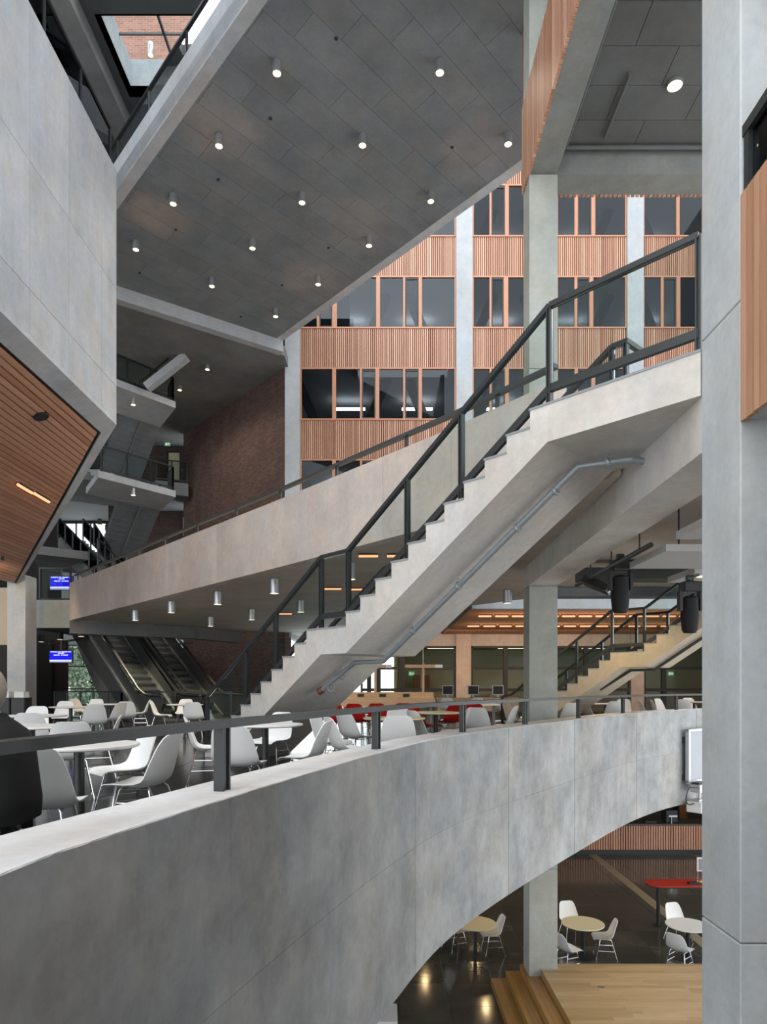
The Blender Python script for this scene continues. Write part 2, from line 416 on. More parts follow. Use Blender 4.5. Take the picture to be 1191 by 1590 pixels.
# ---------------------------------------------------------------- big right-hand pier and square column
pier = thing('concrete_pier', 'massive pale grey concrete pier filling the right edge of the photo', 'pier', (3.4,5.17,0))
zj = [0, 4.045, 8.68, 12.6, 16.4, 24.0]
for a, b in zip(zj, zj[1:]):
    MB().box(2.57, 4.4, 4.87, 5.466, a+.004, b-.002).build('concrete_block', M['con_pier'], pier, bevel=.012)
cx0, cx1, cy0, cy1 = 2.75, 3.285, 12.76, 13.29
col = thing('concrete_column', 'tall square greenish grey column rising from the oak steps up past the timber facade', 'column', (3.02,13.02,0.1))
for a, b in ((0.0,2.45),(2.45,4.7),(4.7,7.8),(7.8,11.9),(11.9,15.57),(15.57,19.85)):
    MB().box(cx0, cx1, cy0, cy1, a+.003, b-.003).build('concrete_block', M['con_green'], col, bevel=.008)
bm_ = thing('concrete_beam', 'sloping-in-view concrete beam running from square column to big right pier', 'beam', (2.8,9,7.8))
MB().hexa([(2.585,5.47,7.8),(3.12,5.47,7.8),(3.285,13.29,7.803),(2.75,13.29,7.803)], [(2.585,5.47,8.6),(3.12,5.47,8.6),(3.285,13.29,8.6),(2.75,13.29,8.6)]).build('beam_body', M['con_light'], bm_)

# ---------------------------------------------------------------- main staircase
P0 = Vector((-1.054, 9.26)); D = Vector((0.6907,-0.7231)); N = Vector((0.7231,0.6907))
def t_at(u, n=0.0):
    r = (u-CX)/F; b = P0+N*n
    return (r*b.y-b.x)/(D.x-r*D.y)
def SP(t, z, n=0.0): q = P0+D*t+N*n; return Vector((q.x, q.y, z))
def staircase(prefix_label, cat, P0_, D_, N_, foot, nf1, g, tL, nf2, tE, W, z0, r, th, mats, rail_mat, soff_pts, full=True, far=True, glassy=True, post_ts=None, tmax=None, group=None):
    def S(t, z, n=0.0): q = P0_+D_*t+N_*n; return Vector((q.x, q.y, z))
    st = thing('staircase', prefix_label, cat, tuple(S(foot, z0, W/2)), 0, group)
    prof = [(foot, z0)]; z = z0; t = foot
    steps = []
    for k in range(nf1):
        z += r; prof.append((t, z))
        nt = (foot+g*(k+1)) if k < nf1-1 else tL
        prof.append((nt, z)); steps.append((t, nt, z)); t = nt
    for k in range(nf2):
        z += r; prof.append((t, z)); nt = (tL+g*(k+1)) if k < nf2-1 else tE
        if tmax and nt > tmax: nt = tmax
        prof.append((nt, z)); steps.append((t, nt, z)); t = nt
        if tmax and t >= tmax: break
    prof += soff_pts
    a = [S(p[0], p[1], 0) for p in prof]; b = [S(p[0], p[1], W) for p in prof]
    body = MB(); n = len(a); vs = a+b
    fs = [tuple(range(n-1,-1,-1)), tuple(range(n,2*n))]+[(i,(i+1)%n,n+(i+1)%n,n+i) for i in range(n)]
    body.add(vs, fs); body.build('flight', mats[0], st)
    for (ta, tb, zz) in steps:
        m = MB(); m.hexa([S(ta-.012,zz-.004,-.006),S(tb,zz-.004,-.006),S(tb,zz-.004,W+.006),S(ta-.012,zz-.004,W+.006)],
                         [S(ta-.012,zz+.018,-.006),S(tb,zz+.018,-.006),S(tb,zz+.018,W+.006),S(ta-.012,zz+.018,W+.006)])
        m.build('tread', mats[1], st)
    return st, S, steps
g = (t_at(823)-t_at(537))/10
L1 = MID+11*RISE; L2 = MID+22*RISE; TH = 0.36; SW = 1.28
tL = t_at(537); tE = t_at(1089)-.005; foot = -10*g
sl = RISE/g
zb1, zb2 = L1-.34, L2-TH
tb1 = t_at(498); tb2 = t_at(850)
t_floor = tb1-(zb1-MID)/sl
soff = [(tE, zb2), (tb2, zb2), (tL, zb1), (tb1, zb1), (t_floor, MID)]
stair, SS, steps = staircase('pale concrete staircase with a mid landing climbing past the gallery to the right pier', 'staircase', P0, D, N, foot, 11, g, tL, 11, tE, SW, MID, RISE, TH, (M['con_light'], M['grey']), M['rail'], soff)
def railing(st, S, n, pts_top, pts_low, post_t, zfun, w=.06, glass_=True, mat=M['rail'], last_top=None, hh=0.97, pw=0.055, one=False):
    m = MB()
    for a, b in zip(pts_top, pts_top[1:]): m.bar(S(a[0],a[1],n), S(b[0],b[1],n), w, .05)
    m.build('handrail', mat, st)
    m = MB()
    for a, b in zip(pts_low, pts_low[1:]): m.bar(S(a[0],a[1],n), S(b[0],b[1],n), .045, .075)
    m.build('bottom_rail', mat, st)
    def zi(pts, t):
        for a, b in zip(pts, pts[1:]):
            if a[0] <= t <= b[0]: return a[1]+(b[1]-a[1])*(t-a[0])/(b[0]-a[0])
        return pts[-1][1] if t > pts[-1][0] else pts[0][1]
    for t in post_t:
        m = MB(); zt = zi(pts_top, t); zb = zfun(t)
        for sg in (-1, 1):
            c = (S(t+sg*.017, zb, n)+S(t+sg*.017, zt, n))/2
            dd = (S(t+1,0,n)-S(t,0,n)); nn = (S(t,0,n+1)-S(t,0,n))
            m.obox(c, dd*.007, nn*.03, (0,0,(zt-zb)/2))
        m.obox((S(t,zb,n)+S(t,zt,n))/2, dd*.012, nn*.012, (0,0,(zt-zb)/2))
        m.build('post', mat, st)
    if glass_:
        for a, b in zip(post_t, post_t[1:]):
            ts = [a+.03] + [p[0] for p in pts_top if a+.04 < p[0] < b-.04] + [b-.03]
            m = MB()
            for x, y in zip(ts, ts[1:]):
                m.hexa([S(x,zi(pts_low,x)+.04,n-.004), S(y,zi(pts_low,y)+.04,n-.004), S(y,zi(pts_low,y)+.04,n+.004), S(x,zi(pts_low,x)+.04,n+.004)],
                       [S(x,zi(pts_top,x)-.03,n-.004), S(y,zi(pts_top,y)-.03,n-.004), S(y,zi(pts_top,y)-.03,n+.004), S(x,zi(pts_top,x)-.03,n+.004)])
            m.build('glass_pane', M['glass'], st)
def step_z(t):
    for a, b, z in steps:
        if a <= t <= b: return z+.015
    return MID if t < foot else L2
rl = 0.97
ta, tb = t_at(495), t_at(536)
tU = t_at(850)
top = [(foot-.05, MID+rl), (ta, L1+rl), (tb, L1+rl+.01), (tU, L2+rl), (tE-.03, L2+rl)]
low = [(foot-.05, MID+.14), (ta, L1+.17), (tb, L1+.17), (tU, L2+.17), (tE-.03, L2+.17)]
pts = [foot-.02, foot+5*g*.98-.55, t_at(424), ta, tb, t_at(628), t_at(712), t_at(849), tE-.04]
pts = [foot-.02, t_at(377), t_at(424), t_at(494.5), t_at(536.5), t_at(628), t_at(712), t_at(849), tE-.03]
railing(stair, SS, 0.05, top, low, pts, step_z)
# far side rail turns away at the head of the stair
nf = SW-.05
tF = t_at(850)+.02; tG = tF+.16
topf = [(foot-.05, MID+rl), (ta, L1+rl), (tb, L1+rl), (tF, L2+rl), (tG, L2+rl)]
lowf = [(foot-.05, MID+.14), (ta, L1+.17), (tb, L1+.17), (tF, L2+.17), (tG, L2+.17)]
railing(stair, SS, nf, topf, lowf, [foot-.02, (foot+ta)/2, ta, tb, (tb*2+tF)/3, (tb+2*tF)/3, tF, tG], step_z)
m = MB(); m.bar(SS(tG, L2+rl, nf-.03), SS(tG+.02, L2+rl, nf+.42), .06, .05); m.bar(SS(tG, L2+.17, nf-.03), SS(tG+.02, L2+.17, nf+.42), .045, .075); m.build('return_rail', M['rail'], stair)
# dry riser pipe under the soffit
def sof_z(t):
    if t <= tb1: return zb1+(t-tb1)*sl
    if t <= tL: return zb1
    if t <= tb2: return zb1+(t-tL)*(zb2-zb1)/(tb2-tL)
    return zb2
pn = 0.62
pp = [SS(tb1-.62, sof_z(tb1-.62)-.09, pn-.12), SS(tb1-.02, zb1-.09, pn), SS(tL+.04, zb1-.09, pn), SS(tb2-.03, zb2-.09, pn), SS(tb2+.45, zb2-.09, pn+.18), SS(tb2+.62, zb2-.09, SW-.02)]
m = MB(); m.tube(pp, .034, 12); pipe_ = m.build('drain_pipe', M['zinc'], stair, smooth=True, label='pale grey pipe clipped under the soffit')
m = MB(); e = pp[0]; dr = (pp[0]-pp[1]).normalized(); m.lathe(e, [(.05,-.03),(.055,0),(.05,.05),(.03,.06)], 12, dr)
valve_ = m.build('pipe_valve', plain('copper', '#9a6a50', 0.4, 0.6), stair, smooth=True, label='copper coloured valve on the pipe end')
m = MB(); wc = e-dr*.12+Vector((.07,-.05,-.03))
m.tube([wc+Vector((cos(a)*.05, sin(a)*.03, sin(a)*.05)) for a in [k*pi/6 for k in range(13)]], .008, 6, False); m.build('valve_wheel', M['zinc'], pipe_)
for t in (tb1-.3, tL+.6, tL+1.35, tL+2.2, tb2-.3, tb2+.25):
    m = MB(); z = sof_z(t); c = SS(t, z-.09, pn if t < tb2 else pn+.1); m.lathe(c-Vector((0,0,.0)), [(.05,-.02),(.055,0),(.05,.02)], 10, D.to_3d()+Vector((0,0,.55))); m.tube([c, c+Vector((0,0,.1))], .008, 6)
    m.build('pipe_clip', M['zinc'], pipe_)

# ---------------------------------------------------------------- gallery (level above the cafe) with solid parapet
GT, GB = 9.5, 8.2
ge = [(-10.9,23.5), (-1.91,12.9), (0.94,9.43), (2.02,7.98)]
gal = thing('gallery', 'long straight warm grey concrete gallery parapet rising in view behind the main stair', 'gallery', (-1.9,12.9,GB))
slab = [(ge[0][0]+.05,ge[0][1]+.05), (ge[1][0]+.06,ge[1][1]+.06), (ge[2][0]+.06,ge[2][1]+.06), (ge[3][0]+.06,ge[3][1]+.06), (2.6,7.4), (2.7,10.0), (3.3,10.0), (3.1,5.47), (14,5.47), (14,16.2), (5.2,16.2), (4.65,16.5), (3.7,17.9), (2.53,19.3), (2.53,28.7), (-4.3,28.7), (-6,28.75), (-7.3,26)]
m = MB(); m.prism(slab, GB+.012, G1-.004); m.build('floor_slab', M['con_gal'], gal, label='grey slab underside with cylinder lamps')
brk = []
for (a, b), nseg in (((ge[0],ge[1]),5), ((ge[1],ge[2]),3), ((ge[2],ge[3]),1)):
    a, b = Vector(a), Vector(b); d = (b-a)/nseg; nn = Vector((-d.y, d.x)).normalized()*.22*(1 if True else -1)
    if nn.x < 0: nn = -nn
    for k in range(nseg):
        p, q = a+d*(k+.0015), a+d*(k+1-.0015)
        m = MB(); m.hexa([(p.x,p.y,GB),(q.x,q.y,GB),(q.x+nn.x,q.y+nn.y,GB),(p.x+nn.x,p.y+nn.y,GB)], [(p.x,p.y,GT),(q.x,q.y,GT),(q.x+nn.x,q.y+nn.y,GT),(p.x+nn.x,p.y+nn.y,GT)])
        m.build('concrete_panel', M['con_pink'], gal)
# end wall of the parapet and the downstand beam behind it
m = MB(); m.bar((-10.95,23.62,(GB+GT)/2), (-10.2,24.1,(GB+GT)/2), .2, GT-GB); m.build('end_panel', M['con_pink'], gal)
m = MB(); m.hexa([(-10.9,23.56,7.75),(-7.3,26.05,7.75),(-6,28.7,7.75),(-6.4,28.7,7.75),(-7.6,26.3,7.75),(-11.1,23.9,7.75)], [(-10.9,23.56,8.2),(-7.3,26.05,8.2),(-6,28.7,8.2),(-6.4,28.7,8.2),(-7.6,26.3,8.2),(-11.1,23.9,8.2)])
m.build('edge_beam', M['con_dark'], gal)
def edge_at(u):
    for a, b in zip(ge, ge[1:]):
        if upix(a) <= u <= upix(b)+.01:
            r = (u-CX)/F; t = (r*a[1]-a[0])/((b[0]-a[0])-r*(b[1]-a[1])); return Vector((a[0]+(b[0]-a[0])*t, a[1]+(b[1]-a[1])*t))
gz = GT+.24
gn = Vector((.08,.08))
rpts = [edge_at(u)+gn for u in (112, 440, 700, 856)]
m = MB()
for a, b in zip(rpts, rpts[1:]): m.bar((a.x,a.y,gz), (b.x,b.y,gz), .09, .05)
m.build('handrail', M['gal_rail'], gal)
for u in (116, 141, 171, 190, 209, 250, 300, 360, 428, 515, 624, 765):
    p = edge_at(u)+gn; m = MB(); d = (Vector(ge[1])-Vector(ge[0])).normalized()
    m.obox((p.x,p.y,(GT+gz)/2), (d.x*.035,d.y*.035,0), (-d.y*.012,d.x*.012,0), (0,0,(gz-GT)/2)); m.build('post', M['gal_rail'], gal)

# ---------------------------------------------------------------- back facade: pilasters, timber bands, windows
fac = struct('wall_back', (3,YF,0))
SF = F/YF
def fx(u): return (u-CX)/SF
def fz(v): return EYE-(v-CY)/SF
pil = [(443,466),(708,733),(973,998),(1238,1263)]
for a, b in pil:
    MB().box(fx(a), fx(b), YF-.12, YF+.3, 8.2, 34).build('pilaster', M['con_pil'], fac)
levels = [G1, G2, G3, G4, G5, 28.1]
SILL, HEAD = 0.89, 3.0
bays = [(466,708),(733,973),(998,1238)]
# widths of panes along a bay in photo columns: (start, end, narrow dark casement)
pats = {0: {'a': [(469,516,0),(522,559,0),(562,583,1),(589,626,0),(629,650,1),(655,706,0)],
            'b': [(469,492,0),(496,516,1),(523,584,0),(590,626,0),(629,650,1),(655,706,0)]},
        1: {'a': [(735,760,0),(763,784,1),(790,840,0),(845,863,1),(866,892,0),(897,918,1),(924,971,0)],
            'b': [(735,760,0),(763,782,1),(789,840,0),(845,860,1),(866,892,0),(896,915,1),(921,971,0)]},
        2: {'a': [(1001,1050,0),(1055,1090,0),(1094,1116,1),(1122,1180,0),(1184,1236,0)],
            'b': [(1001,1026,0),(1030,1050,1),(1056,1110,0),(1115,1136,1),(1142,1236,0)]}}
wn_ = 0
fmt = MB()
for li, fl_ in enumerate(levels):
    z0, z1 = fl_+SILL, fl_+HEAD; zt = fl_+SILL+3.9
    for bi, (a, b) in enumerate(bays):
        xa, xb = fx(a)+.01, fx(b)-.01
        # timber band above this window
        band = MB(); x = xa; k = 0
        back = MB(); back.box(xa, xb, YF+.06, YF+.10, z1+.06, zt-.05); back.build('band_backing', M['cladback'], fac)
        while x < xb-.03:
            w = random.choice((.050,.055,.060)); band.box(x, min(x+w,xb), YF, YF+.058+.0*k, z1+.075, zt-.06); x += w+.034; k += 1
        tag(band.build('timber_batten', M['batten'], fac), kind='stuff')
        wn_ += 1
        w = struct('window_%d' % wn_, ((xa+xb)/2, YF, z0))
        fr_ = MB(); fw = .055
        fr_.box(xa, xb, YF-.03, YF+.08, z1, z1+.06); fr_.box(xa, xb, YF-.03, YF+.08, z0-.06, z0)
        fr_.box(xa, xa+fw, YF-.03, YF+.08, z0, z1); fr_.box(xb-fw, xb, YF-.03, YF+.08, z0, z1)
        fr_.build('window_frame', M['frame'], w)
        pt = pats[bi]['b' if li in (3,5) else 'a']
        prev = None
        for (pa, pb, nar) in pt:
            if prev is not None:
                MB().box(fx(prev), fx(pa), YF-.03, YF+.08, z0, z1).build('mullion', M['frame'], w)
            prev = pb
            if nar:
                c = MB(); q0, q1 = fx(pa), fx(pb); t_ = .05
                c.box(q0, q0+t_, YF-.01, YF+.05, z0, z1); c.box(q1-t_, q1, YF-.01, YF+.05, z0, z1); c.box(q0+t_, q1-t_, YF-.01, YF+.05, z0, z0+t_); c.box(q0+t_, q1-t_, YF-.01, YF+.05, z1-t_-.04, z1)
                c.build('casement', M['darkgrey'], w, label='dark opening casement frame')
            MB().box(fx(pa)+.002, fx(pb)-.002, YF+.018, YF+.026, z0+.002, z1-.002).build('pane', M['winglass'], w)
# rooms behind the facade
rm = struct('wall_back_rooms', (3,34,8.2))
rm.name = 'wall_inner'
for fl_ in levels:
    MB().box(-4.2, 17.5, YF+.12, 36.2, fl_-.4, fl_).build('floor_slab', M['room'], rm)
MB().box(-4.2, 17.5, 36, 36.3, 8, 32).build('rear_wall', M['room'], rm)
MB().box(-4.15, -3.95, YF+.13, 36, 8, 32).build('side_wall', M['room'], rm)
MB().box(17.5, 17.7, YF+.1, 36, 8, 32).build('side_wall', M['room'], rm)
for fl_ in levels[1:]:
    for k, x in enumerate((-3.2, -0.6, 1.9, 4.3, 7.2, 9.6, 12.4, 15.0)):
        sgn = 1 if (k+int(fl_)) % 2 else -1
        m = MB(); m.bar((x-.75*sgn, 31.2, fl_), (x+.75*sgn, 31.0, fl_+3.5), .42, .3, (0,1,0)); m.build('diagonal_brace', M['darkgrey'], rm)
    for x in (-2.4, 0.9, 4.9, 8.4, 12.0):
        m = MB(); m.box(x, x+1.5, 33, 33.25, fl_+3.05, fl_+3.1); m.build('ceiling_light', M['roomlamp'], rm)
        m = MB(); m.box(x-.3, x+1.0, 35.6, 35.98, fl_+.2, fl_+2.5); m.build('white_board', M['grey'], rm)
# ---------------------------------------------------------------- glazed wall at the back of the cafe (level MID)
gw = struct('wall_back', (3,YF,MID))
for a, b in ((708,731),(979,999),(1240,1263)):
    MB().box(fx(a), fx(b), YF-.1, YF+.3, MID, 8.15).build('pillar', M['con_pink'], gw)
MB().box(fx(575), 16, YF, YF+.25, 7.63, 8.2).build('lintel', M['con_pink'], gw)
for u, v in ((754,982),(688,982),(888,982),(1060,982)):
    m = MB(); m.lathe((fx(u), YF-.012, fz(v)), [(.09,0),(.09,.02),(.06,.03)], 16, (0,-1,0)); m.build('vent_hole', M['black'], gw)
def glazing(u0, u1, mull, name):
    w = struct(name, ((fx(u0)+fx(u1))/2, YF, MID))
    z0, z1 = MID, 7.63; zs = [MID+.02, 5.76, 6.68, 7.6]; xs = [fx(u0)]+[fx(x) for x in mull]+[fx(u1)]
    f = MB(); f.box(fx(u0), fx(u1), YF-.03, YF+.1, z1-.09, z1); f.box(fx(u0), fx(u1), YF-.03, YF+.1, MID, MID+.1)
    f.box(fx(u0), fx(u0)+.09, YF-.03, YF+.1, MID, z1); f.box(fx(u1)-.09, fx(u1), YF-.03, YF+.1, MID, z1); f.build('window_frame', M['darkgrey'], w)
    for x in xs[1:-1]: MB().box(x-.09, x+.09, YF-.04, YF+.11, MID+.1, z1-.09).build('mullion', M['darkgrey'], w)
    for z in zs[1:3]: MB().box(xs[0]+.09, xs[-1]-.09, YF-.035, YF+.1, z-.06, z+.06).build('transom', M['darkgrey'], w)
    for a, b in zip(xs, xs[1:]):
        for c, d in zip(zs, zs[1:]): MB().box(a+.08, b-.08, YF+.03, YF+.04, c+.05, d-.05).build('pane', M['glass'], w)
    return w
glazing(560, 588, [573], 'window_19')
glazing(588, 708, [625], 'window_20')
glazing(731, 979, [785, 840, 910], 'window_21')
glazing(999, 1240, [1031, 1120], 'window_22')
# room behind that glazing
rm2 = struct('wall_inner', (6,32,MID))
MB().box(0.6, 17, 33, 33.2, MID, 8.1).build('rear_wall', M['creamwall'], rm2)
MB().box(-0.4, 17, YF+.3, 33, MID-.2, MID).build('room_floor', M['dark'], rm2)
MB().box(-0.4, 17, YF+.3, 33.2, 7.7, 7.9).build('room_ceiling', M['room'], rm2)
MB().box(0.5, 0.62, 31.0, 33, MID, 7.7).build('room_partition', M['creamwall'], rm2)
for x in (2.0, 5.2, 9.0, 12.0):
    MB().box(x, x+1.4, 30.6, 30.75, 7.62, 7.69).build('ceiling_light', M['lampdim'], rm2)
for x0, x1, h in ((1.0,4.0,.9),(5.0,8.0,.8),(9,12.5,.85)):
    MB().box(x0, x1, 31.9, 32.6, MID, MID+h).build('low_cabinet', M['beige'], rm2)
bx = MB(); p = P(655,1053,31.8); bx.box(p.x-.38, p.x+.38, 31.95, 32.5, MID+.9, MID+1.72); t = thing('cardboard_box', 'brown cardboard box on a low cabinet behind the back glazing', 'box', (p.x,32.2,MID+.9)); bx.build('carton', M['cardboard'], t)
m = MB(); m.box(p.x-.06, p.x+.06, 31.945, 31.951, MID+.9, MID+1.72); m.build('tape', M['beige'], t)

# ---------------------------------------------------------------- timber ceiling with rows of tube lamps under the far slab
ce = struct('ceiling', (6,23,8.15))
MB().box(2.53, 16, 19.55, 28.75, 8.12, 8.16).build('ceiling_panel', M['ceilwood'], ce)
MB().box(2.53, 16, 19.3, 19.54, 8.12, 9.6).build('fascia', M['con_pil'], ce, label='white concrete fascia above the lamp rows')
MB().box(2.53, 16, 19.55, 28.75, 8.17, 8.55).build('slab', M['con_dark'], ce)
k = 0
for row, Y in ((1, 20.8), (2, 24.2)):
    s = F/Y; u = 716 if row == 1 else 700
    while u < 1120:
        w = 22 if row == 1 else 20
        x0, x1 = (u-CX)/s, (u+w-CX)/s
        if x0 > 2.6:
            t = thing('tube_lamp', 'orange tube lamp, number %s from the left in the %s row under the timber ceiling' % (['one','two','three','four','five','six','seven','eight','nine','ten','eleven','twelve','thirteen','fourteen','fifteen','sixteen','seventeen'][k], 'front' if row == 1 else 'rear'), 'lamp', ((x0+x1)/2, Y, 8.12), 0, 'tube lamps under the timber ceiling')
            MB().box(x0, x1, Y-.05, Y+.05, 8.085, 8.12).build('housing', M['darkgrey'], t)
            m = MB(); m.tube([(x0+.02,Y,8.062),(x1-.02,Y,8.062)], .027, 8); m.build('tube', M['tubelamp'], t)
            k += 1
        u += (26 if row == 1 else 25)
    k = 0
area_light('timber_ceiling_glow', (8, 22.5, 8.0), 9, 60, WARM, (0,0,-1), 5)
area_light('glazing_fill', (5, 26.3, 8.0), 12, 80, WARM, (0,.75,-1), .3)  # warm fill light added without a fixture for the back pillars
for Y in (20.8, 24.2): area_light('tube_row_uplight', (7.5, Y, 7.72), 9, 20, WARM, (0,0,1), .1)

# ---------------------------------------------------------------- bridge slab high above (level G4): soffit of panels with cylinder downlights
SZ = 19.87
A_, B_ = Vector((-10.7,22.56)), Vector((-4.05,27.3))
dl, dr_ = Vector((0.67,-0.742)), Vector((0.654,-0.756))
C_ = B_+dr_*((27.3-1.5)/.756); E_ = A_+dl*((22.56-1.5)/.742)
br = struct('ceiling', (2,14,SZ))
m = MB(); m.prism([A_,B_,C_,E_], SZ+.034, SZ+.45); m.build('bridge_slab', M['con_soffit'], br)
# panels 0.6 m wide boards laid across

def clip(poly, a, b):      # keep the part of poly left of the line a->b
    out = []; d = b-a
    side = lambda p: d.x*(p.y-a.y)-d.y*(p.x-a.x)
    for k in range(len(poly)):
        p, q = poly[k], poly[(k+1) % len(poly)]; sp, sq = side(p), side(q)
        if sp >= 0: out.append(p)
        if (sp >= 0) != (sq >= 0): out.append(p+(q-p)*(sp/(sp-sq)))
    return out
hull = [A_, E_, C_, B_]
if (E_-A_).x*(C_-E_).y-(E_-A_).y*(C_-E_).x < 0: hull = hull[::-1]
bd1, bd2 = Vector((.672,.741)), Vector((.665,-.747))      # along the boards / across the rows
o0 = Vector((-12.0,21.0)); bw_, bl_ = .74, 2.45
for i in range(-3, 46):
    for k in range(-6, 8):
        st_ = o0+bd2*(i*bw_)+bd1*(k*bl_+(i%3)*.8)
        g1_, g2_ = bd1*.004, bd2*.004
        pl = [st_+g1_+g2_, st_+bd1*bl_-g1_+g2_, st_+bd1*bl_+bd2*bw_-g1_-g2_, st_+bd2*bw_+g1_-g2_]
        for a, b in zip(hull, hull[1:]+hull[:1]):
            pl = clip(pl, a, b)
            if len(pl) < 3: break
        if len(pl) < 3: continue
        ar = abs(sum(pl[q].x*pl[(q+1)%len(pl)].y-pl[(q+1)%len(pl)].x*pl[q].y for q in range(len(pl))))/2
        cn = sum(pl, Vector((0,0)))/len(pl)
        if ar < .02 or cn.y < 5: continue
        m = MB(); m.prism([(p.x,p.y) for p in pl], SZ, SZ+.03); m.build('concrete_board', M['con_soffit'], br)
for u, v in ((522,60),(420,184),(702,229),(672,315),(339,279),(273,357),(438,443),(510,385),(374,492),(217,424)):
    p = Lz(u, v, SZ-.01); m = MB(); m.lathe((p.x,p.y,SZ-.03), [(.03,0),(.045,.012),(.045,.03)], 8); m.build('fixing_cap', M['black'], br)
def fascia(a, b, z0, z1, t, mat, name, parent, side=1):
    a, b = Vector(a), Vector(b); d = (b-a).normalized(); n = Vector((-d.y,d.x))*t*side
    m = MB(); m.hexa([(a.x,a.y,z0),(b.x,b.y,z0),(b.x+n.x,b.y+n.y,z0),(a.x+n.x,a.y+n.y,z0)], [(a.x,a.y,z1),(b.x,b.y,z1),(b.x+n.x,b.y+n.y,z1),(a.x+n.x,a.y+n.y,z1)])
    return m.build(name, mat, parent)
fascia(A_-dl*.1, E_, SZ-.005, SZ+.86, -.3 if False else .3, M['con_hall'], 'edge_fascia', br, 1)
fascia(B_, C_, SZ-.004, SZ+1.3, .3, M['con_hall'], 'edge_fascia', br, -1)
nd = (A_-B_).normalized()
fascia(A_, B_, SZ-.46, SZ+.02, .35, M['con_pil'], 'end_beam', br, 1)
# balustrade on the left edge
a, b = A_+Vector((.12,.12)), E_+Vector((.12,.12)); d = b-a
m = MB(); m.bar((a.x,a.y,SZ+1.72),(b.x,b.y,SZ+1.72), .1, .06); m.build('handrail', M['black'], br)
for k in range(13):
    p, q = a+d*(k/13+.002), a+d*((k+1)/13-.002)
    m = MB(); m.bar((p.x,p.y,SZ+1.26),(q.x,q.y,SZ+1.26), .012, .78); m.build('glass_pane', M['darkglass'], br)
    m = MB(); m.box(p.x-.03,p.x+.03,p.y-.03,p.y+.03,SZ+.86,SZ+1.7); m.build('post', M['black'], br)
# ceiling behind the bridge, above the brick wall
ce2 = struct('ceiling', (-10,32,19.45))
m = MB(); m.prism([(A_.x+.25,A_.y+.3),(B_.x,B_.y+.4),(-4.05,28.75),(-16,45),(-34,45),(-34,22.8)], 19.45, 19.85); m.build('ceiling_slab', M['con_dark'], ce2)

# ---------------------------------------------------------------- downlights
ordw = ['first','second','third','fourth','fifth','sixth','seventh','eighth','ninth']
def cyl_light(x, y, z, label, r=.1, h=.3, body='alu', lens='lamp', group=None, watt=0, col=(1,.86,.66), ang=110, name='downlight'):
    t = thing(name, label, 'lamp', (x,y,z), 0, group)
    m = MB(); m.lathe((0,0,0), [(r*.6,0),(r,-.004),(r,-h),(r*.9,-h),(r*.86,-h+.02)], 18); m.build('lamp_housing', M[body], t, smooth=True, local=True)
    m = MB(); m.lathe((0,0,0), [(r*.86,-h+.012),(r*.86,-h+.004)], 16); m.build('lens', M[lens], t, local=True)
    if watt: spot_light(name+'_light', (x,y,z-h-.01), watt, col, ang, r=r*.8)
    return t
row_names = {}
soffit_lights = [(430,113,'second from the near end in the left row'),(340,226,'third in the left row'),(269,316,'fourth in the left row, next to the fascia'),(211,387,'lowest at far left by the hall corner'),
 (683,112,'nearest in the middle row by the top edge'),(563,225,'second in the middle row'),(469,314,'third in the middle row'),(392,385,'fourth in the middle row'),(329,444,'last in the middle row'),
 (789,223,'nearest in the right row, beside the tall column'),(669,312,'second in the right row'),(573,381,'third in the right row'),(494,441,'fourth in the right row'),(428,491,'last in the right row, near the white pilaster')]
for u, v, w in soffit_lights:
    p = Lz(u, v, SZ-.26); cyl_light(p.x, p.y, SZ, 'lit downlight on the bridge soffit, '+w, .1, .28, 'alu', 'lamp', 'downlights on the bridge soffit', 170)
for k, (u, v) in enumerate(((322,574),(279,606))):
    p = Lz(u, v, 19.25); cyl_light(p.x, p.y, 19.45, 'lit downlight on the dark ceiling above the brick wall, %s one' % ('right' if k == 0 else 'left'), .1, .2, 'alu', 'lamp', None, 170, ang=150)
gal_lights = [(426,921,'nearest of the front row, left of the stair rail'),(338,938,'second of the front row'),(266,951,'third of the front row'),(210,963,'farthest left of the front row'),
 (467,950,'just left of the stair handrail in the back row'),(391,962,'second of the back row'),(327,972,'third of the back row'),(544,899,'seen through the stair glass beside the landing post'),(428,977,'small far one low beside the stair rail'),(788,936,'alone between stair soffit and square column')]
for u, v, w in gal_lights:
    p = Lz(u, v, GB-.3); cyl_light(p.x, p.y, GB, 'silver cylinder downlight under the gallery, '+w, .105, .31, 'alu', 'lampdim', 'downlights under the gallery', 90, ang=150)
# glowing tubes added in place of lamp reflections in the stair glass
for k, (u, v, w) in enumerate(((572,863,30),(614,863,26),(517,914,26),(554,915,24),(443,953,20),(430,988,20),(470,990,24))):
    p = Lz(u, v, GB-.03); dx = w*p.y/F
    t = thing('tube_lamp', 'orange tube standing in for a stair glass reflection, %s from the top' % ordw[k], 'lamp', (p.x,p.y,GB))
    MB().box(p.x-dx/2, p.x+dx/2, p.y-.04, p.y+.04, GB-.02, GB).build('housing', M['darkgrey'], t)
    m = MB(); m.tube([(p.x-dx/2,p.y,GB-.035),(p.x+dx/2,p.y,GB-.035)], .022, 8); m.build('tube', M['tubelamp'], t)

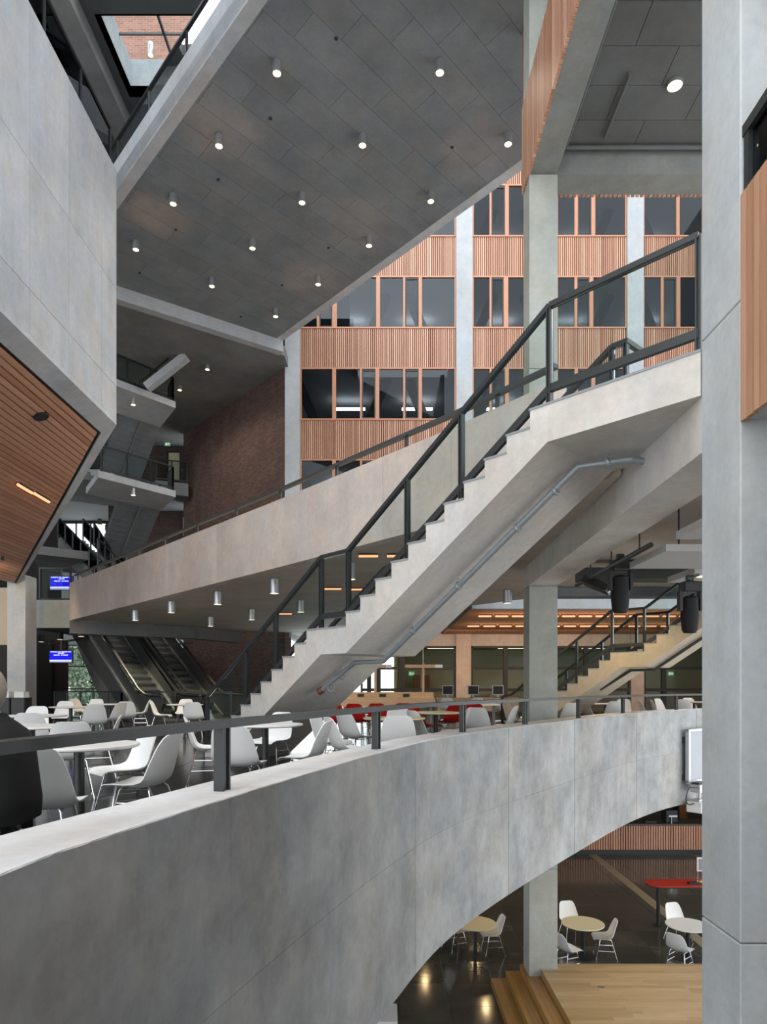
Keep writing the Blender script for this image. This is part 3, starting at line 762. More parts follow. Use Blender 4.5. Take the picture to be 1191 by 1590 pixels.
# ---------------------------------------------------------------- lecture hall volume, upper left
hall = thing('lecture_hall', 'big pale concrete box at upper left with slatted timber underside', 'hall', (-9,12,9.4))
C0, C1, N0, N1 = (-6.28,15.9,12.05), (-12.7,23.5,9.4), (-6.28,1.5,12.05), (-12.7,1.5,9.4)
HT = 18.04
m = MB(); m.hexa([(-6.33,1.5,12.12),(-6.33,15.88,12.12),(-12.7,23.45,9.47),(-12.7,1.5,9.47)], [(-6.33,1.5,HT),(-6.33,15.88,HT),(-12.7,23.45,HT),(-12.7,1.5,HT)]); m.build('hall_body', M['con_hall'], hall)
ys = [1.5,4.4,6,7.5,9,10.5,12.0,13.5,15.07,15.9]; zs = [12.152,12.95,15.23,HT]
for a, b in zip(ys, ys[1:]):
    for c, d in zip(zs, zs[1:]):
        MB().box(-6.32, -6.28, a+.006, b-(.006 if b < 15.8 else 0), c+(.005 if c > 12.2 else 0), d-.005).build('concrete_panel', M['con_hall'], hall)
# rim of the underside
def onhall(u, v):   # ray to sloping underside plane
    k = (12.05-9.4)/6.42; rx, rz_ = (u-CX)/F, (CY-v)/F
    Y = (12.05+6.28*k-EYE)/(rz_-rx*k); return Vector((rx*Y, Y, EYE+rz_*Y))
def onpl(x, y, dz=0): return (x, y, 12.05+(x+6.28)*(12.05-9.4)/6.42+dz)
q1, q2 = onhall(157,672), onhall(21,914)
def yend(x): return q1.y+(x-q1.x)*(q2.y-q1.y)/(q2.x-q1.x)
for r_ in ([(-6.28,1.5),(-6.28,15.9),(q1.x,q1.y),(q1.x,1.5)], [(-6.28,15.9),(-12.7,23.5),(-12.7,yend(-12.7)),(q1.x,q1.y)]):
    m = MB(); m.hexa([onpl(x,y) for x,y in r_], [onpl(x,y,.1) for x,y in r_]); m.build('soffit_rim', M['con_hall'], hall)
r_ = [(q1.x,1.5),(q1.x,q1.y),(-12.7,yend(-12.7)),(-12.7,1.5)]
m = MB(); m.hexa([onpl(x,y,.06) for x,y in r_], [onpl(x,y,.1) for x,y in r_]); m.build('soffit_backing', M['black'], hall)
x = q1.x-.09; pitch = .135; wd = .102
while x-wd > -12.7:
    m = MB(); q = [(x,3.0),(x,yend(x)-.14),(x-wd,yend(x-wd)-.14),(x-wd,3.0)]
    m.hexa([onpl(a,b,.012) for a,b in q], [onpl(a,b,.04) for a,b in q]); m.build('timber_slat', M['slat'], hall)
    x -= pitch
p = onhall(64,647); t = thing('ceiling_speaker', 'round black loudspeaker set in the slatted timber underside', 'speaker', tuple(p))
nrm = Vector((-(12.05-9.4)/6.42,0,1)).normalized()*-1
m = MB(); m.lathe(p, [(.16,-.03),(.16,.012),(.14,.02),(.02,.012)], 24, nrm); m.build('speaker_grille', M['black'], t)
for k, (a, b) in enumerate(((onhall(27,750),onhall(49,763)),(onhall(53,764),onhall(75,777)))):
    t = thing('tube_lamp', '%s of the two glowing tube lamps in the slatted timber underside' % ('upper left' if k == 0 else 'lower right'), 'lamp', tuple((a+b)/2))
    m = MB(); m.bar(a, b, .12, .05); m.build('housing', M['darkgrey'], t)
    m = MB(); off = nrm*.04; m.tube([a+off, b+off], .04, 8); m.build('tube', M['tubelamp'], t)
# balustrade on top of the hall
m = MB(); m.bar((-6.40,2,HT+.92), (-6.40,15.8,HT+.92), .09, .06); m.bar((-6.40,2,HT+.04), (-6.40,15.8,HT+.04), .08, .08); m.build('handrail', M['black'], hall)
for k in range(9):
    y0, y1 = 2+k*13.8/9, 2+(k+1)*13.8/9
    MB().box(-6.406,-6.394,y0+.03,y1-.03,HT+.09,HT+.88).build('glass_pane', M['darkglass'], hall)
    MB().box(-6.43,-6.37,y1-.03,y1+.03,HT,HT+.9).build('post', M['black'], hall)
# column under the hall
lc = thing('concrete_column', 'square concrete column under the far corner of the lecture hall at left edge', 'column', (-12.6,23.7,MID))
MB().box(-12.97,-12.34,23.3,24.06,MID,9.75).build('column_shaft', M['con_pier'], lc, bevel=.01)
# short concrete bridge edge beside it with glass
bl = thing('bridge_edge', 'short concrete bridge edge with glass panel between left column and gallery end', 'bridge', (-12,25,8.1))
MB().box(-13.2,-11.2,25.0,25.3,8.07,9.1).build('concrete_panel', M['con_green'], bl)
MB().box(-13.2,-11.2,25.3,40,8.07,8.5).build('floor_slab', M['con_soffit'], bl)
MB().box(-12.75,-11.62,25.10,25.12,9.16,10.28).build('glass_pane', M['glass'], bl)
for x in (-12.75,-11.62): MB().box(x-.03,x+.03,25.06,25.14,9.1,10.3).build('post', M['black'], bl)
m = MB(); m.box(-12.75,-11.62,25.07,25.15,10.26,10.32); m.box(-12.75,-11.62,25.07,25.15,9.12,9.17); m.build('handrail', M['black'], bl)

# ---------------------------------------------------------------- dark roof over the left corner with a skylight and brick tower outside
M['roofdark'] = plain('roof_underside', '#4e5050', 0.8)
rf = struct('ceiling', (-9,20,23.9))
RZ = 23.9
h0 = (-7.7,-3.5,18.15,20.6); h1 = (-7.7,-3.5,12.5,17.5)
for (x0,x1,y0,y1) in ((-30,-7.7,9,30),(-7.7,-3.5,20.6,30),(-7.7,-3.5,17.5,18.15),(-3.5,-1.5,9,24),(-7.7,-3.5,9,14.5),(-6.1,-3.5,14.5,17.5)):
    MB().box(x0,x1,y0,y1,RZ,RZ+.3).build('roof_slab', M['roofdark'], rf)
MB().box(-30,-1.5,29.8,30.1,20.3,RZ).build('upper_wall', M['darkgrey'], rf)
m = MB(); m.box(-8.6,-8.0,9,24,RZ-.5,RZ); m.build('roof_beam', M['con_dark'], rf)
sk = struct('window_23', (-5.6,19.4,RZ))
for x0,x1,y0,y1 in ((-7.75,-7.7,18.1,20.65),(-3.5,-3.45,18.1,20.65),(-7.7,-3.5,20.6,20.65),(-7.7,-3.5,18.1,18.15)):
    MB().box(x0,x1,y0,y1,RZ,RZ+1.1).build('shaft_lining', M['con_hall'] if x0 < -4 else M['roofdark'], sk)
MB().box(-7.7,-3.5,18.15,20.6,RZ+1.1,RZ+1.12).build('pane', M['glass'], sk)
m = MB()
for x in (-6.4,-5.0): m.box(x-.03,x+.03,18.15,20.6,RZ+1.0,RZ+1.1)
for y in (19.1,19.7): m.box(-7.7,-3.5,y-.02,y+.02,RZ+.98,RZ+1.04)
m.build('glazing_bar', M['gal_rail'], sk)
bt = thing('brick_tower', 'red brick wall of a tower seen through the skylight', 'building', (-7,26.5,24.3))
MB().box(-12,-3,25,28,26.2,46).build('brick_wall', M['brickred'], bt)
for k, (u, v) in enumerate(((96,91),(234,86))):
    p = Lz(u, v, RZ-.3 if k == 0 else RZ+.62); cyl_light(p.x, p.y, RZ if k == 0 else RZ+.98, 'lit spot lamp on the dark roof %s' % ('beside the hall balustrade at far upper left' if k == 0 else 'below the skylight glass'), .08, .3 if k == 0 else .36, 'alu', 'lamp')

# ---------------------------------------------------------------- upper right slab with timber parapet
ur = thing('upper_gallery', 'shade-dark slab corner at upper right with timber clad parapet and recessed soffit', 'gallery', (5,9,15.57))
UZ, UI = 15.57, 16.0
x0, x1, y0, y1 = 2.77, 9.5, 5.5, 13.29
MB().box(x0, x0+.5, y0, y1-.53, UZ, UI+.4).build('edge_beam', M['con_ring_shade'], ur)
MB().box(x0+.5, x1, y1-.53, y1, UZ, UI+.4).build('edge_beam', M['con_ring_shade'], ur)
MB().box(x0, x0+.5, y1-.53, y1, UZ+.001, UI+.4).build('edge_beam', M['con_ring_shade'], ur)
MB().box(x0+.5, x1, y0, y1-.53, UI+.03, UI+.4).build('slab', M['con_shade'], ur)
yy = y1-.53; 
while yy > y0+.2:
    xx = x0+.5+(0 if int(yy*10)%2 else -.7)
    while xx < x1-.05:
        a, b = max(xx,x0+.5), min(xx+1.4,x1)
        MB().box(a+.005, b-.005, yy-.7+.006, yy-.006, UI, UI+.029).build('soffit_panel', M['con_shade'], ur)
        xx += 1.4
    yy -= .7
m = MB(); m.tube([(x0+.62,y0,UI-.06),(x0+.62,y1-.7,UI-.06),(x1,y1-.7,UI-.06)], .045, 10); m.build('sprinkler_pipe', M['con_shade'], ur, smooth=True)
m = MB(); m.tube([(4.05,y1-.9,UI-.05),(4.05,y1-2.2,UI-.05)], .03, 8); m.build('sprinkler_branch', M['con_shade'], ur)
y = y0; bt_ = MB()
while y < y1-.03:
    bt_.box(x0-.05, x0, y, y+.055, UZ-.02, 17.25); y += .088
tag(bt_.build('timber_batten', M['batten'], ur), kind='stuff')
MB().box(x0, x0+.12, y0, y1, UI+.4, 17.2).build('parapet', M['cladback'], ur)
y = x0; bt_ = MB()
while y < x1: bt_.box(y, y+.055, y1, y1+.05, UZ-.02, 17.2); y += .088
tag(bt_.build('timber_batten', M['batten'], ur), kind='stuff')
p = Lz(1048,130,UI-.02); cyl_light(p.x, p.y, UI, 'bright round downlight in the dark recessed soffit at upper right', .13, .06, 'alu', 'lamp')
MB().box(2.98, 3.16, 14.3, 14.5, 17.3, 22).build('timber_post', M['frame'], ur, label='tall orange timber post behind the parapet')
MB().box(3.2, 9, 14.3, 14.35, 17.3, 22).build('glass_pane', M['winglass'], ur)

# ---------------------------------------------------------------- timber clad balcony on the right pier
bc = thing('timber_balcony', 'plank clad balcony with black steel top in front of the right pier', 'balcony', (3.2,4.3,7.8))
py = 4.86; z0, z1 = 7.806, 9.43
MB().box(2.62, 3.9, 1.5, 4.865, z0+.02, z0+.2).build('balcony_floor', M['con_pier'], bc)
MB().box(2.60, 2.64, 1.5, 4.865, z0+.05, z1-.02).build('backing', M['black'], bc)
while py > 1.6:
    w = random.choice((.07,.075,.08)); MB().box(2.565, 2.60, py-w, py, z0+random.uniform(-.004,.004), z1).build('timber_plank', M['plank'], bc); py -= w+.012
m = MB(); m.box(2.58,2.66,1.5,4.865,z1+.42,z1+.50); m.box(2.60,2.64,1.5,4.865,z1,z1+.04)
m.build('handrail', M['black'], bc)
for y in (4.82, 3.6, 2.4): MB().box(2.585,2.655,y-.03,y+.03,z1,z1+.45).build('post', M['black'], bc)
for y in (3.63, 2.43): MB().box(2.615,2.625,y,y+1.15,z1+.05,z1+.42).build('glass_pane', M['darkglass'], bc)

p = onhall(30, 880)+Vector((0,0,-.12)); spot_light('hall_spot', (-11.6,20.6,9.7), 90, (1.0,.68,.38), 100, (-.3,1,-.9))
t = thing('spot_lamp', 'tiny spot lamp in the slatted underside near the left column', 'lamp', (-11.6,20.6,9.8)); m = MB(); m.lathe((-11.6,20.6,9.74), [(.03,0),(.04,.02),(.04,.12)], 12); m.build('lamp_housing', M['darkgrey'], t)
# ================================================================ far left: brick wall, stair tower, escalators
bw = struct('wall_left', (-7,33,MID))
b0 = Vector((fx(443), YF)); bd = Vector((-.66,.751)); b1 = b0+bd*9.9; bn = Vector((.751,.66))*.3
m = MB(); m.hexa([(b0.x,b0.y,MID),(b1.x,b1.y,MID),(b1.x+bn.x,b1.y+bn.y,MID),(b0.x+bn.x,b0.y+bn.y,MID)], [(b0.x,b0.y,19.5),(b1.x,b1.y,19.5),(b1.x+bn.x,b1.y+bn.y,19.5),(b0.x+bn.x,b0.y+bn.y,19.5)])
m.build('brick_face', M['brick'], bw)
# recess beyond the brick corner, with doors
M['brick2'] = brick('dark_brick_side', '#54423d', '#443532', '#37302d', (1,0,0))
wl = struct('wall_far', (-16,42,MID))
Yb = 42.0
def wall_piece(x0, x1, z0, z1, mat): MB().box(x0,x1,Yb,Yb+.3,z0,z1).build('brick_face', mat, wl)
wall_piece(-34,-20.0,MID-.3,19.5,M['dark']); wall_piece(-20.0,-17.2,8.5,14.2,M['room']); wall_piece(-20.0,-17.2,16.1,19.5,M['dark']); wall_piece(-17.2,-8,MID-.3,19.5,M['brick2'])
for nm, z0, z1 in (('window_24',14.2,16.1),('window_25',MID,8.5)):
    w = struct(nm, (-18.6,Yb,z0)); f = MB()
    f.box(-20,-19.93,Yb,Yb+.1,z0,z1); f.box(-17.27,-17.2,Yb,Yb+.1,z0,z1); f.box(-20,-17.2,Yb,Yb+.1,z1-.07,z1); f.box(-20,-17.2,Yb,Yb+.1,z0,z0+.07)
    f.build('window_frame', M['darkgrey'], w)
    for z in ((7.15,5.75) if nm == 'window_25' else ()):
        MB().box(-19.93,-17.27,Yb,Yb+.08,z-.04,z+.04).build('transom', M['darkgrey'], w)
    if nm == 'window_24':
        for x in (-19.1,-18.2): MB().box(x-.04,x+.04,Yb,Yb+.08,z0,z1).build('mullion', M['darkgrey'], w)
    MB().box(-19.93,-17.27,Yb+.04,Yb+.05,z0+.07,z1-.07).build('pane', M['glass'], w)
for k, (u0,u1,v0,v1,mat,lab) in enumerate(((262,279,703,746,'creamwall','upper'),(284,297,803,832,'beige','lower'))):
    a, b = P(u0,v1,38.0), P(u1,v0,38.0)
    d_ = struct('door_%d' % (k+1), ((a.x+b.x)/2, 38, a.z))
    MB().box(a.x,b.x,38.0,38.06,a.z,b.z).build('door_leaf', M[mat], d_)
    fr_ = MB(); fr_.box(a.x-.12,a.x,37.97,38.1,a.z,b.z+.1); fr_.box(b.x,b.x+.12,37.97,38.1,a.z,b.z+.1); fr_.box(a.x,b.x,37.97,38.1,b.z,b.z+.1); fr_.build('door_frame', M['dark'], d_)
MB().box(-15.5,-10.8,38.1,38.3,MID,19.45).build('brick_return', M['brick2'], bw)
for k, (u, v) in enumerate(((260,689),(281,788),(639,1046),(1042,1046))):
    Y = (37.6,37.6,32.8,32.8)[k]; p = P(u,v,Y); w = (.15,.15,.14,.13)[k]
    t = thing('exit_sign', ['small green exit sign high on the dark brick recess, upper of two','small green exit sign on the dark brick recess, lower of two','green exit sign behind the glazing above the communal desk','green exit sign behind the glazing under the rear stair'][k], 'sign', tuple(p))
    MB().box(p.x-w,p.x+w,Y,Y+.06,p.z-w*.7,p.z+w*.7).build('sign_box', M['exit'], t)
    m = MB(); m.box(p.x-w*.7,p.x-w*.2,Y-.01,Y,p.z-w*.5,p.z+w*.5); m.hexa([(p.x+w*.1,Y-.01,p.z-.05),(p.x+w*.1,Y-.002,p.z-.05),(p.x+w*.1,Y-.002,p.z+.05),(p.x+w*.1,Y-.01,p.z+.05)],[(p.x+w*.8,Y-.01,p.z-.01),(p.x+w*.8,Y-.002,p.z-.01),(p.x+w*.8,Y-.002,p.z+.01),(p.x+w*.8,Y-.01,p.z+.01)]); m.build('pictogram', M['exitw'], t)
# stair tower: two half landings and flights
tower = thing('stair_tower', 'grey concrete stair tower with two cantilevered landings in front of dark brick', 'staircase', (-11,29.5,14.4))
A4 = [Vector((-9.1,29.6)),Vector((-11.3,26.8)),Vector((-12.8,29.1)),Vector((-10.5,31.8))]
def rail_line(parent, pts, z, hh=1.0, low=.12, n_post=4, mat='black', gl=True):
    for a, b in zip(pts, pts[1:]):
        a, b = Vector(a), Vector(b)
        za = z if not isinstance(z, tuple) else z[0]; zb = z if not isinstance(z, tuple) else z[1]
        m = MB(); m.bar((a.x,a.y,za+hh),(b.x,b.y,zb+hh),.06,.05); m.bar((a.x,a.y,za+low),(b.x,b.y,zb+low),.05,.06); m.build('handrail', M[mat], parent)
        for k in range(n_post):
            f = k/(n_post-1); p = a.lerp(b, f); zz = za+(zb-za)*f
            m = MB(); m.box(p.x-.03,p.x+.03,p.y-.03,p.y+.03,zz,zz+hh); m.build('post', M[mat], parent)
        if gl:
            d = b-a; n = Vector((-d.y,d.x)).normalized()*.006
            m = MB(); m.hexa([(a.x,a.y,za+low),(b.x,b.y,zb+low),(b.x+n.x,b.y+n.y,zb+low),(a.x+n.x,a.y+n.y,za+low)],[(a.x,a.y,za+hh),(b.x,b.y,zb+hh),(b.x+n.x,b.y+n.y,zb+hh),(a.x+n.x,a.y+n.y,za+hh)]); m.build('glass_pane', M['glass'], parent)
for zt in (14.47, 18.37):
    m = MB(); m.prism([(p.x,p.y) for p in A4], zt-.28, zt); m.build('landing', M['con_hall'], tower)
    ins = Vector((-.15,.1))
    rail_line(tower, [A4[1]+Vector((.05,.2)), A4[0]+Vector((-.12,.02)), A4[0].lerp(A4[3],.45)], zt, 1.05, .12, 4)
    # flight down and away
    dn = Vector((-.6,.8)); e0, e1 = A4[3], A4[3].lerp(A4[2], .58); run, drop = 3.3, 1.95
    f0, f1 = e0+dn*run, e1+dn*run
    th = .3
    m = MB(); m.hexa([(e0.x,e0.y,zt-.28),(e1.x,e1.y,zt-.28),(f1.x,f1.y,zt-.28-drop),(f0.x,f0.y,zt-.28-drop)], [(e0.x,e0.y,zt-.28+th),(e1.x,e1.y,zt-.28+th),(f1.x,f1.y,zt-.28-drop+th),(f0.x,f0.y,zt-.28-drop+th)]); m.build('flight', M['con_soffit'], tower)
    for k in range(11):
        a, b = k/11, (k+1)/11
        p, q, r, s_ = e0.lerp(f0,a), e1.lerp(f1,a), e1.lerp(f1,b), e0.lerp(f0,b); zz = zt-.02-drop*b
        m = MB(); m.hexa([(p.x,p.y,zz-.1),(q.x,q.y,zz-.1),(r.x,r.y,zz-.1),(s_.x,s_.y,zz-.1)], [(p.x,p.y,zz+.12),(q.x,q.y,zz+.12),(r.x,r.y,zz+.12),(s_.x,s_.y,zz+.12)]); m.build('step', M['con_dark'], tower)
    rail_line(tower, [e0, f0], (zt, zt-drop), .95, .15, 4)
    mid0, mid1 = e0.lerp(e1,.5), f0.lerp(f1,.5)
    m = MB(); m.tube([(mid0.x,mid0.y,zt-.4),(mid1.x,mid1.y,zt-.4-drop)], .035, 8); m.build('pipe', M['con_dark'], tower)
    # storey floor that the flight lands on
    m = MB(); zf = zt-drop; q = [f0+Vector((.6,.5)), f1+Vector((-2.5,-1.5)), f1+Vector((-4.5,3)), f0+Vector((-1.2,4.2))]
    m.prism([(p.x,p.y) for p in q], zf-.45, zf-.05); m.build('floor_slab', M['con_dark'], tower)
# walkway slab along the brick with rail
m = MB(); m.prism([(-10.1,35.0),(-11.6,34.4),(-14,38),(-10.9,37.9)], 15.75, 16.4); m.build('walkway', M['con_soffit'], tower)
rail_line(tower, [(-10.15,35.0),(-11.6,34.45)], 16.4, 1.1, .12, 3)
# bright edge of the flight going up to the roof
p, q = P(228,602,27.9), P(290,553,27.7)
m = MB(); m.bar(p, q, .34, .30, (0,0,1)); m.build('upper_flight', M['con_hall'], tower)
m = MB(); m.bar(P(216,594,28.1), P(262,556,27.8), .06, .06); m.build('upper_handrail', M['black'], tower)
for k, (u, v, zz) in enumerate(((207,629,18.09),(207,769,14.19))):
    p = Lz(u, v, zz-.3); cyl_light(p.x, p.y, zz, 'lit cylinder downlight under the %s cantilevered landing of the stair tower' % ('upper','lower')[k], .1, .3, 'alu', 'lamp', None, 120, ang=150)
for k, (u, v) in enumerate(((131,829),(155,815),(179,803),(166,824))):
    zz = 16.2; p = Lz(u, v, zz-.35); cyl_light(p.x, p.y, zz, 'dark cylinder lamp above the bright far window, %s from the left' % ('first','third','fourth','second')[k], .12, .35, 'darkgrey', 'lampdim', None, 70, ang=140)
m = MB(); m.box(-24,-13.2,33,42,16.2,16.5); m.build('far_floor', M['room'], tower)
# small stair in front of the bright window
p, q = P(90,836,36.0), P(152,905,32.0)
dv = (q-p).to_2d(); rr = (p.z-q.z)/13; Wd = 1.3
fs_ = thing('staircase', 'small dark far stair with black railings zigzagging before the bright window', 'staircase', tuple((p+q)/2))
nn = Vector((-dv.y, dv.x)).normalized()*(-1); nn = nn if nn.y > 0 else -nn
prof = []
for k in range(13):
    f0, f1 = k/13, (k+1)/13; b = p.to_2d()+dv*f0; e = p.to_2d()+dv*f1; z = p.z-rr*k
    prof += [(b.x,b.y,z),(e.x,e.y,z)]
prof += [(q.x,q.y,q.z-.55),(p.x,p.y,p.z-.75)]
n = len(prof); m = MB(); m.add(prof+[(a+nn.x*Wd,b+nn.y*Wd,c) for a,b,c in prof], [tuple(range(n-1,-1,-1)),tuple(range(n,2*n))]+[(i,(i+1)%n,n+(i+1)%n,n+i) for i in range(n)]); m.build('flight', M['con_dark'], fs_)
rail_line(fs_, [p.to_2d(), q.to_2d()], (p.z, q.z), 1.15, .3, 6)
rail_line(fs_, [p.to_2d()+nn*Wd, q.to_2d()+nn*Wd], (p.z+.1, q.z+.1), 1.15, .3, 6)
p2, q2 = P(152,835,31.5), P(200,885,30.0)
rail_line(fs_, [p2.to_2d(), q2.to_2d()], (p2.z-1.1, q2.z-1.1), 1.1, .2, 3)
rail_line(fs_, [P(146,812,33).to_2d(), P(172,852,31.5).to_2d()], (P(146,812,33).z-1.1, P(172,852,31.5).z-1.1), 1.1, .2, 4)

# escalators
M['escpanel'] = plain('escalator_panel', '#474848', 0.3, 0.3)
def escalator(bx, by, label):
    t = thing('escalator', label, 'escalator', (bx,by,MID), 0, 'escalators')
    d = Vector((-.655,.756)); n = Vector((.756,.655)); sl_ = .58; Lh = 7.2; W = 1.15
    def E(x, z, y): q = Vector((bx,by))+d*x+n*y; return (q.x,q.y,z)
    z0 = MID
    pr = [(-1.6,z0+.12),(0,z0+.12),(Lh,z0+.12+sl_*Lh),(Lh,z0+sl_*Lh-1.0),(1.0,z0+.0),(-1.6,z0)]
    m = MB(); m.hexa([E(a,b,-.1) for a,b in pr], [E(a,b,W+.1) for a,b in pr]); m.build('truss', M['darkgrey'], t)
    for y in (-.05, W+.05):
        pr = [(-1.5,z0+.12),(0,z0+.12),(Lh,z0+.12+sl_*Lh),(Lh,z0+.85+sl_*Lh),(.5,z0+.85+.1),(-.2,z0+.85),(-1.5,z0+.85)]
        m = MB(); m.hexa([E(a,b,y-.012) for a,b in pr], [E(a,b,y+.012) for a,b in pr]); m.build('balustrade', M['escpanel'], t)
        pts = [E(-1.5,z0+.45,y),E(-1.68,z0+.65,y),E(-1.5,z0+.9,y),E(-.5,z0+.9,y),E(-.1,z0+.93,y),E(.35,z0+1.08,y),E(Lh,z0+.92+sl_*Lh,y)]
        m = MB(); m.tube(pts, .05, 8); m.build('handrail_belt', M['black'], t, smooth=True)
        m = MB(); m.bar(E(0,z0+.16,y), E(Lh,z0+.16+sl_*Lh,y), .16, .1); m.build('skirt', M['alu'], t)
    for k in range(17):
        x = k*.4+.2; m = MB(); m.hexa([E(x,z0+.1+sl_*x,.06),E(x+.4,z0+.1+sl_*x,.06),E(x+.4,z0+.1+sl_*x,W-.06),E(x,z0+.1+sl_*x,W-.06)], [E(x,z0+.12+sl_*(x+.2),.06),E(x+.4,z0+.12+sl_*(x+.2),.06),E(x+.4,z0+.12+sl_*(x+.2),W-.06),E(x,z0+.12+sl_*(x+.2),W-.06)]); m.build('step', M['gal_rail'], t)
escalator(-7.7, 21.8, 'left dark escalator with black handrails rising away under the gallery')
escalator(-6.5, 22.84, 'right dark escalator rising away beside the brick wall under the gallery')
spot_light('escalator_fill', (-6.0,23.5,7.6), 160, (1,.85,.4), 90); spot_light('escalator_fill', (-9.0,23.2,7.9), 160, (1,.9,.6), 110)  # fill lights added without fixtures to brighten the escalators
# dark sloping truss of the flight beside the window
m = MB(); a, b = P(146,985,31), P(206,1110,27)
t = thing('escalator', 'concrete sided escalator farthest left, edge on beside the tree window', 'escalator', tuple(b), 0, 'escalators')
m.bar(a, b, 1.2, 1.5, (0,0,1)); m.build('truss', M['con_dark'], t)
m = MB(); m.bar(a+Vector((.9,-.6,1.2)), b+Vector((.9,-.6,1.2)), .06, .06); m.build('handrail_belt', M['black'], t)
# glass balustrade on the cafe floor before the escalators
gb = thing('glass_balustrade', 'low glass balustrade with thin dark rail in front of the escalators and tree window', 'railing', (-10,25,MID))
rail_line(gb, [(-12.3,25.3),(-8.9,23.0)], MID, 1.0, .08, 6)
rail_line(gb, [(-8.9,23.0),(-5.0,22.2)], MID, 1.0, .08, 5)
# trees outside
def tree(x, y, z, r, label):
    t = thing('tree', label, 'tree', (x,y,.3), 0, 'trees outside the far window')
    m = MB(); m.tube([(x,y,.3),(x,y,z)], .2, 8); m.build('trunk', M['trunk'], t)
    m = MB(); rnd = random.Random(int(x*10+y))
    for k in range(2600):
        v = Vector((rnd.gauss(0,1),rnd.gauss(0,1),rnd.gauss(0,1))).normalized()*r*(rnd.uniform(.55,1)); c = Vector((x,y,z))+Vector((v.x*1.1,v.y*.9,v.z*1.2))
        a = Vector((rnd.uniform(-1,1),rnd.uniform(-1,1),rnd.uniform(-1,1))).normalized()*.16; b = a.cross(Vector((rnd.uniform(-1,1),rnd.uniform(-1,1),.3))).normalized()*.09
        m.add([c-a,c+b,c+a,c-b], [(0,1,2,3)])
    tag(m.build('foliage', M['leaf'], t), kind='stuff')
for k, (x, z, r) in enumerate(((-23.6,6.0,2.2),(-21.4,7.2,2.3),(-19.9,5.2,2.0),(-22.5,9.2,1.6))):
    tree(x, 49+k*.6, z, r, 'leafy tree outside the far window, %s' % ('leftmost','middle, tallest','rightmost and lowest','small one at the back, highest crown')[k])
gr = struct('floor', (-21,52,0)); MB().box(-40,-8,43,62,0,.3).build('lawn', M['leaf'], gr)
# left dark wall bits and cabinets
wl2 = struct('wall_left', (-15,26,MID))
MB().box(-18,-13.5,26,26.3,MID,7.5).build('dark_panel', M['dark'], wl2); MB().box(-18,-13.5,26,26.3,7.5,9.7).build('beige_panel', M['beige'], wl2)
MB().box(-17.5,-14.95,30.5,30.8,MID,8.0).build('dark_panel', M['dark'], wl2)
MB().box(-14.95,-14.4,30.6,30.9,MID,8.0).build('dark_panel', plain('brown_panel','#38291f',.7), wl2)
MB().box(-34,-33.7,0,45,MID-.3,19.5).build('outer_wall', M['darkgrey'], wl2)
for k, x in enumerate((-11.35,-10.92,-10.49)):
    t = thing('bin_cabinet', 'black waste cabinet by the left column, %s of three' % ('leftmost','middle','rightmost')[k], 'cabinet', (x,19.6,MID), 0, 'black cabinets by the left column')
    MB().box(x-.2,x+.2,19.4,19.8,MID,MID+.86).build('cabinet_body', M['black'], t, bevel=.01)
    MB().box(x-.18,x+.18,19.385,19.4,MID+.08,MID+.84).build('door', M['screenoff'], t)
    t = thing('tray_box', 'white box standing on the %s black cabinet by the left column' % ('leftmost','middle','rightmost')[k], 'box', (x,19.6,MID+.86))
    MB().box(x-.14,x+.14,19.45,19.75,MID+.86,MID+1.02).build('box_body', M['white'], t); MB().box(x-.15,x+.15,19.44,19.76,MID+1.02,MID+1.035).build('lid', M['cream'], t)
# information screens
def text(body, p, size, mat, parent, name='lettering'):
    c = bpy.data.curves.new(name, 'FONT'); c.body = body; c.size = size; c.align_x = 'CENTER'; c.align_y = 'CENTER'
    o = bpy.data.objects.new(name, c); COL.objects.link(o); dg = bpy.context.evaluated_depsgraph_get(); dg.update()
    me = bpy.data.meshes.new_from_object(o.evaluated_get(dg)); bpy.data.objects.remove(o); me.materials.clear(); me.materials.append(mat)
    q = bpy.data.objects.new(name, me); COL.objects.link(q); q.parent = parent; q.rotation_euler = (pi/2,0,0); q.location = Vector(p)-wloc(parent); return q
def tv(u0, u1, v0, v1, Y, label):
    a, b = P(u0,v1,Y), P(u1,v0,Y); c = (a+b)/2; w, h = b.x-a.x, b.z-a.z
    t = thing('information_screen', label, 'screen', tuple(c))
    MB().box(a.x-.03,b.x+.03,Y+.005,Y+.09,a.z-.03,b.z+.03).build('housing', M['black'], t)
    MB().box(a.x,b.x,Y,Y+.005,a.z,b.z).build('display', M['blue'], t)
    for f0, f1, gz in ((.04,.36,.93),(.40,.50,.93),(.54,.82,.93),(.85,.98,.93),(.38,.66,.81),(.18,.34,.64),(.36,.46,.64),(.52,.62,.64),(.64,.84,.64)):   # lines too small to read in the photo
        MB().box(a.x+w*f0,a.x+w*f1,Y-.004,Y,a.z+h*(gz-.035),a.z+h*(gz+.035)).build('text_line', M['screentext'], t)
    MB().box(a.x,b.x,Y-.004,Y,a.z+h*.10,a.z+h*.20).build('ticker_line', M['screentext'], t); MB().box(a.x,b.x,Y-.004,Y,a.z+.0,a.z+h*.05).build('ticker_line', M['screentext'], t)
    MB().box(c.x-.03,c.x+.03,Y+.03,Y+.07,b.z+.03,b.z+.4).build('bracket', M['black'], t)
tv(77,111,1011,1028,24.5,'blue information screen hanging under the bridge, in front of the dark wall')
tv(78,112,895,915,29.5,'blue information screen seen through the glass above the bridge edge')
